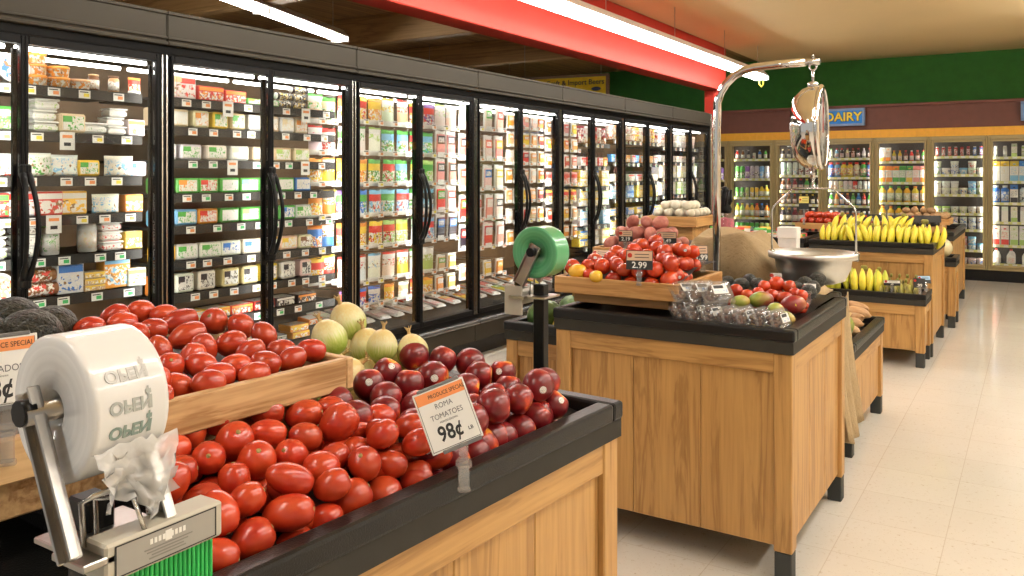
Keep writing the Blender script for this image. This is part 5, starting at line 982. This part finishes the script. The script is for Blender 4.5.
b = MB(); b.lathe([(.020, .155), (.020, .175), (.010, .18)], 14); b.cyl((0, 0, .17), (0, 0, .225), .005, 8); b.tube([(.013*cos(a), 0, .237+.013*sin(a)) for a in [2*pi*k/12 for k in range(12)]], .004, 8, 0, True); b.tube([(0, .0, .249), (.0, .012, .268), (.0, .004, .286), (0, -.012, .276)], .004, 8)
b.build('hook', steel, t)
b = MB(); b.cyl((0, 0, -.16), (0, 0, -.20), .010, 10); b.tube([(0, .012*cos(a), -.215+.014*sin(a)) for a in [2*pi*k/12 for k in range(12)]], .004, 8, 0, True); b.build('stem', steel, t)
R10 = Matrix.Rotation(radians(-5), 4, 'Z')
b = MB()
for s in (-1, 1): b.tube([(0, 0, -.236), (s*.065, 0, -.236), (s*.075, 0, -.238), (s*.148, 0, -.305), (s*.157, 0, -.325), (s*.158, 0, -.500)], .0038, 8, 0, False, R10)
b.build('pan_hanger', steel, t)
b = MB(); b.lathe([(.0, -.602), (.085, -.602), (.118, -.590), (.138, -.545), (.142, -.512), (.166, -.505), (.168, -.484), (.163, -.482), (.160, -.500), (.136, -.508), (.131, -.545), (.112, -.584), (.08, -.594), (0, -.595)], 48, 0, None, True, False)
pan = b.build('pan', P('pan_steel', (.66, .65, .61), .38, metal=1, var=.05), t)
b = MB()
for s in (-1, 1): b.rbox((s*.158-.010, -.014, -.512), (s*.158+.010, .014, -.480), .004, 0, R10)
b.build('pan_lug', steel, pan)
# ---- bag roll stands
def roll_mat(name, c0, c1):
    m, nt, b = nmat(name)
    tc = nd(nt, 'ShaderNodeTexCoord'); sx = nd(nt, 'ShaderNodeSeparateXYZ'); lk(nt, tc.outputs['Object'], sx.inputs[0])
    cb = nd(nt, 'ShaderNodeCombineXYZ'); lk(nt, sx.outputs[0], cb.inputs[0]); lk(nt, sx.outputs[2], cb.inputs[2])
    ln = nd(nt, 'ShaderNodeVectorMath', operation='LENGTH'); lk(nt, cb.outputs[0], ln.inputs[0])
    cx = nd(nt, 'ShaderNodeCombineXYZ'); lk(nt, ln.outputs['Value'], cx.inputs[0])
    f = noise(nt, cx.outputs[0], 180, 3); c = ramp(nt, f, [(.3, c0), (.7, c1)]); lk(nt, c, b.inputs['Base Color'])
    b.inputs['Roughness'].default_value = .28; b.inputs['Coat Weight'].default_value = .4
    b.inputs['Subsurface Weight'].default_value = .0; bump(nt, b, f, .25, .001); return m
def bent_text(s, size, mat, R, yc, ang, parent, bold=.012):
    tmp = text('printed_word', s, size, mat, None, (0, 0, 0), (0, 0, 0), bold, 0.0002)
    me = tmp.data.copy(); bpy.data.objects.remove(tmp)
    for v in me.vertices:
        u, w_ = v.co.x, v.co.y; a = ang + w_/R; rr = R+.0004+v.co.z     # lettering seen through the film: flipped top to bottom
        v.co = (rr*sin(a), yc+u, rr*cos(a))
    return link('printed_word', me, parent)
holder_steel = P('holder_steel', (.42, .40, .37), .3, metal=1, var=.15, vs=30)
box_beige = P('tie_box_beige', (.50, .465, .38), .5, var=.05)
tie_green = P('green_twist_ties', (.02, .42, .08), .45, var=.2, vs=60)
def dispenser(label, x, y, z, s, rm, wdt, R=.057, ties=True):
    """stand of a bag roll: axle at x, y .. y + wdt, z; s = +1 when the tie box is on the +X side"""
    t = thing('bag_roll_stand', label, 'bag stand', (x, y, 0), 0, 'bag roll stands')
    MB().rbox((-.014, wdt*.5-.012, 0), (.014, wdt*.5+.012, z-.075), .002).build('post', black, t)
    MB().rbox((-.09, wdt*.5-.07, 0), (.09, wdt*.5+.07, .01), .004).build('foot_plate', black, t)
    r = MB(); r.lathe([(.016, -wdt/2), (R-.005, -wdt/2), (R-.002, -wdt/2), (R, -wdt/2+.002), (R, -wdt/2+.005), (R, wdt/2-.005), (R, wdt/2-.002), (R-.002, wdt/2), (R-.005, wdt/2), (.016, wdt/2), (.016, -wdt/2)], 48, 0, Matrix.Rotation(-pi/2, 4, 'X'), True, False)
    roll = r.build('bag_roll', rm, t, (0, wdt/2, z))
    MB().cyl((0, -.022, z), (0, wdt+.02, z), .008, 12).build('axle', holder_steel, t)
    for yy in (-.010, wdt+.006):
        M = Matrix.Translation((-s*.006, yy, z+.006)) @ Matrix.Rotation(-s*radians(27), 4, 'Y')
        aw, al = (.010, .118) if ties else (.014, .088); b = MB(); b.rbox((-aw, -.002, -al), (aw, .002, .012), .001, 0, M); b.rbox((-aw, -.008, -al), (-aw+.002, .002, .012), .001, 0, M); b.rbox((aw-.002, -.008, -al), (aw, .002, .012), .001, 0, M); b.build('side_arm', holder_steel, t)
        MB().cyl((-s*.003, yy-.014, z+.002), (-s*.003, yy-.004, z+.002), .010, 10).build('axle_knob', black, t)
    b = MB(); b.rbox((min(s*.02, s*.062), -.012, z-.106), (max(s*.02, s*.062), wdt+.012, z-.100), .001); b.rbox((-.016, -.006, z-.104), (.03, wdt+.006, z-.075-.024), .001); b.build('base_bracket', holder_steel, t)
    b = MB(); x0 = s*.036
    b.tube([(x0, .004, z-.098), (x0-s*.004, .004, z-.066), (x0+s*.006, .008, z-.060), (x0+s*.006, wdt-.008, z-.060), (x0-s*.004, wdt-.004, z-.066), (x0, wdt-.004, z-.098)], .0022, 8)
    b.tube([(x0-s*.012, wdt*.5-.01, z-.10), (x0-s*.014, wdt*.5-.01, z-.07), (x0+s*.02, wdt*.5, z-.066), (x0+s*.022, wdt*.5+.01, z-.098)], .002, 8); b.build('wire_guide', steel, t)
    xa, xb = sorted((s*.034, s*.062)); bx_ = thing_part = MB(); bx_.rbox((xa, .005, z-.121), (xb, .108, z-.092), .002)
    box = bx_.build('tie_box', box_beige, t)
    b = MB(); xs = xb if s > 0 else xa; b.rbox((xs-.0006, .012, z-.118), (xs+.0006, .101, z-.095), .0003); pl = b.build('label_plate', P('plate_grey', (.36, .35, .32), .4, metal=.3), box)
    b = MB()
    for q in ((.012, z-.1185, .101, z-.1175), (.012, z-.0955, .101, z-.0945), (.012, z-.118, .0132, z-.095), (.0998, z-.118, .101, z-.095)): b.box((xs+s*.0006-.0002, q[0], q[1]), (xs+s*.0006+.0002, q[2], q[3]))
    b.build('plate_border', ink, pl)
    if not ties:
        e = MB(); e.rbox((-.078, -.004, z-.145), (-.030, .002, z-.078), .002); e.build('back_plate', box_beige, t)
        return t, roll, box, pl, xs
    b = MB()
    for k in range(22): yy = .014+.0042*k; b.rbox((s*.046-.007*(1 if k % 2 else .6), yy, z-.205+.004*(k % 3)), (s*.046+.007, yy+.0032, z-.121), .0008)
    tb = b.build('twist_tie_bundle', tie_green, t); tb['kind'] = 'stuff'
    return t, roll, box, pl, xs
wr = roll_mat('clear_bag_roll', (.66, .66, .65), (.80, .80, .79))
tw, roll, box, pl, xs = dispenser('stand with a milky white plastic bag roll in front of the tomatoes', -.636, .345, 1.040, 1, wr, .062)
green_print = P('bag_print', (.30, .33, .31), .5)
for k, (a, mt) in enumerate([(1.80, P('bag_print_dark', (.20, .27, .24), .5)), (1.47, P('bag_print_mid', (.36, .38, .36), .5)), (1.05, P('bag_print_faint', (.52, .52, .51), .5))]):
    bent_text('OPEN', .0135, mt, .057, -.002, a, roll, .035)
    b = MB(); nn = 5
    for (y0_, a0, a1_) in ((.0125, a-.20, a+.10), (.0110, a-.16, a-.10), (.0140, a-.16, a-.10)):
        vs = []; 
        for q in range(nn+1): aa = a0+(a1_-a0)*q/nn; vs += [(.0575*sin(aa), y0_-.0008, .0575*cos(aa)), (.0575*sin(aa), y0_+.0008, .0575*cos(aa))]
        b.add(vs, [(2*q, 2*q+1, 2*q+3, 2*q+2) for q in range(nn)])
    b.build('printed_arrow', mt, roll)
b = MB()
for k in range(9):
    if k != 4: b.box((xs+.0006, .0405+.0036*k, .9365), (xs+.0010, .0428+.0036*k, .9405))
b.rbox((xs+.0006, .0535, .9345), (xs+.0011, .0595, .9425), .0003); b.build('printed_emblem', white, pl)
b = MB()
for k, (a, c) in enumerate(((.036, .078), (.038, .074), (.042, .070), (.040, .072))): b.box((xs+.0006, a, .9325-.0024*k), (xs+.0009, c, .9335-.0024*k))
b.build('printed_lines', P('plate_print', (.22, .21, .19), .5), pl)
# loose end of the roll
pb = see_thru('poly_film', (.95, .95, .95), .18, .25, .55, (.80, .80, .78))
b = MB(); nu, nv = 16, 14; vs = []; fs = []; r2 = random.Random(3)
for j in range(nv+1):
    for i in range(nu+1):
        u, v = i/nu, j/nv; sp = 1+.25*v
        x = .0545+.006*sin(3*v)-.004*v+.006*r2.uniform(-1, 1)*min(1, 2*v)+.009*sin(9*u+4*v)*v; yy = .034+(u-.5)*.072*(1-.25*v)+.008*v+.003*r2.uniform(-1, 1)*v; z = 1.016-.052*v+.012*sin(7*u)*v+.0035*r2.uniform(-1, 1)
        vs.append((x, yy, z))
for j in range(nv):
    for i in range(nu): q = j*(nu+1)+i; fs.append((q, q+1, q+nu+2, q+nu+1))
b.add(vs, fs, 0, True); b.build('bag_tail', pb, tw)
dispenser('black post with a green plastic bag roll behind the nectarines', -.955, 1.598, 1.045, -1, roll_mat('green_bag_roll', (.06, .30, .12), (.12, .42, .20)), .060, .0585, False)
# ---- price signs
card_tan = P('card_tan', (.62, .42, .28), .6); card_black = P('card_black', (.015, .015, .015), .5)
def clip(t, x, z0, z1):
    b = MB(); b.rbox((x-.007, -.004, z0+.02), (x+.007, .004, z1), .002); b.rbox((x-.012, -.009, z0+.012), (x+.012, .009, z0+.026), .004); b.rbox((x-.008, -.016, z0-.016), (x+.008, -.010, z0+.02), .002); b.rbox((x-.008, .006, z0-.012), (x+.008, .012, z0+.016), .002); b.rbox((x-.010, -.016, z0-.020), (x+.010, -.008, z0-.012), .002)
    return b.build('clip', clear_plastic, t)
def special(label, loc, rz, tilt, roll_, head, lines, price, wdt=.082, hgt=.094, unit='LB'):
    t = thing('price_sign', label, 'sign', loc, rz)
    M = Matrix.Translation((-.002, 0, .046)) @ Matrix.Rotation(tilt, 4, 'X') @ Matrix.Rotation(roll_, 4, 'Y')
    b = MB(); b.rbox((-wdt/2, -.001, 0), (wdt/2, .001, hgt), .0005, 0)
    card = b.build('card', white, t); card.matrix_local = M
    b = MB(); b.box((-wdt/2+.003, -.0014, hgt*.79), (wdt/2-.003, -.0009, hgt-.003)); b.build('header_band', orange_ink, card)
    b = MB()
    for q in ((-wdt/2+.0025, .003, wdt/2-.0025, .0038), (-wdt/2+.0025, .003, -wdt/2+.0032, hgt-.003), (wdt/2-.0032, .003, wdt/2-.0025, hgt-.003), (-wdt/2+.0025, hgt-.0036, wdt/2-.0025, hgt-.003)): b.box((q[0], -.0013, q[1]), (q[2], -.0009, q[3]))
    b.build('border_line', ink, card)
    b = MB(); b.rbox((-wdt*.30, -.0022, -.004), (wdt*.46, .0022, .002), .001); b.rbox((-wdt*.40, -.0022, hgt-.001), (wdt*.42, .0022, hgt+.004), .001); b.build('holder_rail', P('sign_rail', (.16, .16, .16), .35), card)
    up = (radians(90), 0, 0)
    text('lettering', head, .0088, ink, card, (.010, -.0015, hgt*.875), up, .004, .0001, 'CENTER', .78)
    for k, s_ in enumerate(lines): text('lettering', s_, (.0115, .0115, .0042)[k], P('print_grey', (.12, .12, .13), .6) if k < 2 else ink, card, (0, -.0013, hgt*(.70, .54, .445)[k]), up, 0, .0001, 'CENTER', .85)
    text('lettering', price, .032, ink, card, (-.004, -.0013, hgt*.255), up, .022, .0001, 'CENTER', .82); text('lettering', unit, .0075, ink, card, (wdt*.33, -.0013, hgt*.20), up, .02, .0001)
    clip(t, .006, 0, .052); return t
special('white Roma Tomatoes 98 cent card with orange Produce Special band, clipped to front tray', (-.738, 1.015, .763), radians(38), radians(-12), radians(-20), 'PRODUCE SPECIAL', ['ROMA', 'TOMATOES', 'MEXICO GROWN'], '98¢')
special('white Avocados card with orange Produce Special band behind the white bag roll', (*t1(.249, 1.07, .912)[:2], .900), radians(62), radians(-10), radians(-3), 'PRODUCE SPECIAL', ['', 'AVOCADOS', 'Mexico Grown'], '98¢', .085, .082, 'EA')
def black_card(label, loc, rz, price, wdt=.074, hgt=.058, tilt=0, stem=.03, top=card_tan):
    t = thing('price_card', label, 'price card', loc, rz, 'black price cards')
    b = MB(); b.rbox((-wdt/2, -.0012, stem), (wdt/2, .0012, stem+hgt), .0006); c = b.build('card', card_black, t); c.rotation_euler = (tilt, 0, 0)
    b = MB(); b.box((-wdt/2+.002, -.0016, stem+hgt*.48), (wdt/2-.002, -.0011, stem+hgt-.002)); u = b.build('upper_panel', top, c)
    b = MB(); b.lathe([(.0, 0), (.008, 0)], 12, 0, Matrix.Translation((-wdt*.36, -.0019, stem+hgt*.74)) @ Matrix.Rotation(pi/2, 4, 'X'), False, False); b.build('emblem', red_paint, u)
    for k in range(2): b = MB(); b.box((-wdt*.18, -.0018, stem+hgt*(.62+.16*k)), (wdt*.36, -.0014, stem+hgt*(.66+.16*k))); b.build('text_line', ink, u)
    if price: text('lettering', price, hgt*.46, white, c, (0, -.0016, stem+hgt*.23), (radians(90), 0, 0), .012, .0001)
    clip(t, 0, 0, stem+.006); return t
CR = radians(18)
black_card('black and tan 2.99 price card on the front board of the tomato crate', (-1.115, 2.548, .872), CR, '2.99', .088, .064, radians(-6), .032)
black_card('black price card tilted at the aisle corner of the tomato crate', (-1.03, 2.92, .885), CR+.3, '1.99', .05, .058, radians(-14), .02)
black_card('black 2.19 price card in front of the red potatoes', (-1.56, 3.415, .895), CR, '2.19', .062, .05, 0, .025)
black_card('black price card between red potatoes and burlap', (-1.365, 3.415, .895), CR, '2.49', .085, .05, 0, .025)
black_card('small pale price card leaning in front of the burlap', (-.835, 3.20, .80), CR, '', .045, .045, radians(-30), .005, white)
black_card('pale price card tilted back over the avocados beside the scale pan', (-.668, 2.985, .790), CR-.2, '', .045, .06, radians(-38), .0, white)
black_card('price card over the plantains on the low banana stand', (-.62, 5.80, .475), CR, '.99', .07, .06, radians(-10), .03, card_black)
black_card('pale blue price card behind the plantains', (-.60, 5.93, .49), CR+.2, '', .08, .05, radians(-20), .03, P('card_blue', (.35, .55, .75), .5))
black_card('white price card between the bananas and plantains', (-.79, 5.86, .47), CR, '.69', .10, .035, 0, .03, white)
for k, (x, w_, lb) in enumerate([(-1.20, .07, 'beside the far tomatoes'), (-1.02, .16, 'over the far dark red potatoes'), (-.86, .13, 'in the middle of the far avocados'), (-.68, .22, 'at the aisle end of the far avocados')]):
    black_card(f"black price card {lb}", (x, 6.676, .85), CR, '2.%d9' % (k+1), w_, .05, radians(-8), .025, card_black)
t = black_card('yellow green price tag on a stick above the far tomatoes', (-1.53, 6.672, .85), CR, '', .075, .105, 0, .10, P('card_yellow', (.72, .62, .16), .5))
black_card('brown price card tilted backwards left of the tomato crate', (-1.432, 2.84, .872), CR-.5, '', .08, .06, radians(-45), .02, card_tan)
# ---- clamshell packs on the middle stand
date_skin = skin('dark_fruit_skin', (.10, .055, .04), (.26, .15, .10), 5, .3, .3)
def clam_me():
    b = MB(); b.rbox((-.030, -.042, 0), (.030, .042, .03), .008, 0, None, 2, True); b.rbox((-.030, -.042, .030), (.030, .042, .052), .010, 0, None, 2, True); b.rbox((-.034, -.047, .028), (.034, .047, .032), .001)
    for s in (-1, 1): b.rbox((-.034, s*.047-.004, .026), (.034, s*.047+.004, .034), .001)
    return b.mesh('clamshell', film)
b = MB(); r2 = random.Random(9)
for k in range(22): b.ell((r2.uniform(-.018, .018), r2.uniform(-.03, .03), r2.uniform(.012, .04)), (.009, .012, .008), 8, 6)
fill_me = b.mesh('dates', date_skin); cl_me = clam_me()
b = MB(); b.rbox((-.014, -.024, .0515), (.014, .024, .0527), .0004, 0); b.rbox((-.012, -.02, .0522), (-.002, .012, .0531), .0003, 1); b.rbox((.001, -.02, .0522), (.011, .02, .0531), .0003, 2)
cl_lab = b.mesh('label', [white, ink, lab])
cl = [(-1.005, 2.585, .742, 1.05, .3, 'lowest row'), (-.955, 2.58, .742, 1.1, .1, ''), (-.900, 2.585, .742, 1.1, -.1, ''), (-.845, 2.582, .742, 1.15, .1, ''), (-.795, 2.58, .744, 1.15, 0, ''), (-.745, 2.58, .744, 1.15, .12, ''), (-.692, 2.58, .746, 1.2, .05, '')]
for k, (x, y, z, tl, rz, _) in enumerate(cl):
    t = link('fruit_clamshell', cl_me, None, (x, y, z+.02), Matrix.Rotation(rz-.25, 3, 'Z').to_quaternion() @ Quaternion((0, 1, 0), tl) @ Quaternion((0, 0, 1), pi*.0))
    tag(t, f"clear clamshell of dark fruit in the middle stand's front row, {ORD[k]} from left", 'clamshell', 'clamshells on the middle stand'); s = link('dark_fruit', fill_me, t); s['kind'] = 'stuff'; t['tint'] = [.1, .3, .5]
    l_ = link('label', cl_lab, t); l_['tint'] = [.2, .35, .6]; l_['label'] = 'small white label'
for k, (x, y, z, tl, rz, lb) in enumerate([(-.985, 2.60, .815, .75, -.1, 'clear clamshell of dark fruit on top of the row, left of three'), (-.940, 2.612, .820, .85, -.1, 'clear clamshell of dark fruit on top of the row, middle of three'), (-.890, 2.620, .822, .95, -.15, 'clear clamshell with a blue and white label leaning on top, right of three')]):
    t = link('fruit_clamshell', cl_me, None, (x, y, z), Matrix.Rotation(rz-.5, 3, 'Z').to_quaternion() @ Quaternion((0, 1, 0), tl)); t.scale = (1.15, 1.15, 1.05)
    tag(t, lb, 'clamshell', 'clamshells on the middle stand'); s = link('dark_fruit', fill_me, t); s['kind'] = 'stuff'; l_ = link('label', cl_lab, t); l_['tint'] = [.15, .35, .65]; l_['label'] = 'blue and white label'
# ---- things behind the burlap and the pan
t = thing('plastic_canister', 'clear canister with dark pink contents and a black top behind the burlap', 'canister', (-1.31, 4.05, .50))
MB().lathe([(.045, 0), (.048, .01), (.048, .52), (.044, .53)], 20, 0, None, True, True).build('jar', film, t)
MB().lathe([(.0, .30), (.042, .30), (.043, .50), (.0, .51)], 18, 0).build('pink_contents', P('pink_stuff', (.45, .06, .10), .6, var=.5, vs=70), t)
b = MB(); b.lathe([(.03, .53), (.035, .55), (.022, .58), (.030, .61), (.014, .64), (.020, .655), (.0, .665)], 12)
for k in range(5): b.tube([(.01*cos(k*1.3), .01*sin(k*1.3), .55), (.03*cos(k*1.3), .03*sin(k*1.3), .59), (.028*cos(k*1.3+.5), .028*sin(k*1.3+.5), .645)], .008, 6)
b.build('black_top', black, t)
t = thing('cardboard_box', 'white box standing behind the scale pan', 'box', (-1.385, 5.62, 0)); bb = MB(); bb.rbox((-.06, -.05, 0), (.06, .05, .86), .003); bb.build('body', P('box_white', (.72, .71, .68), .6), t); bb = MB(); bb.rbox((-.064, -.054, .80), (.064, .054, .875), .004); bb.build('lid', white, t)
crate('small orange brown wooden crate behind the scale pan', -1.52, -1.30, 5.20, 5.45, .56, .75, None, mats=(P('orange_wood', (.42, .17, .045), .5), P('orange_wood_side', (.42, .17, .045), .5)))
tt = thing('side_table', 'small dark table that carries the orange brown crate', 'table', (-1.41, 5.325, 0))
MB().rbox((-.14, -.16, .53), (.14, .16, .558), .004).build('table_top', cool_dark, tt)
for sx in (-1, 1):
    for sy in (-1, 1): MB().rbox((sx*.12-.012, sy*.14-.012, 0), (sx*.12+.012, sy*.14+.012, .53), .003).build('leg', cool_dark, tt)
for j in range(2):
    for k in range(8):
        o = place(['smallbag', 'card'][k % 2], ['gr', 'or', 'rg', 'tg', 'gw', 'ow', 'rw', 'yg'][(k+j*3) % 8], (-2.1+.085*k, 6.28+.16*j, .706), f"{'front' if j == 0 else 'rear'} row of the salad stand", 'salad packages behind the scale pan', -pi/2, 1.0)
b = MB()
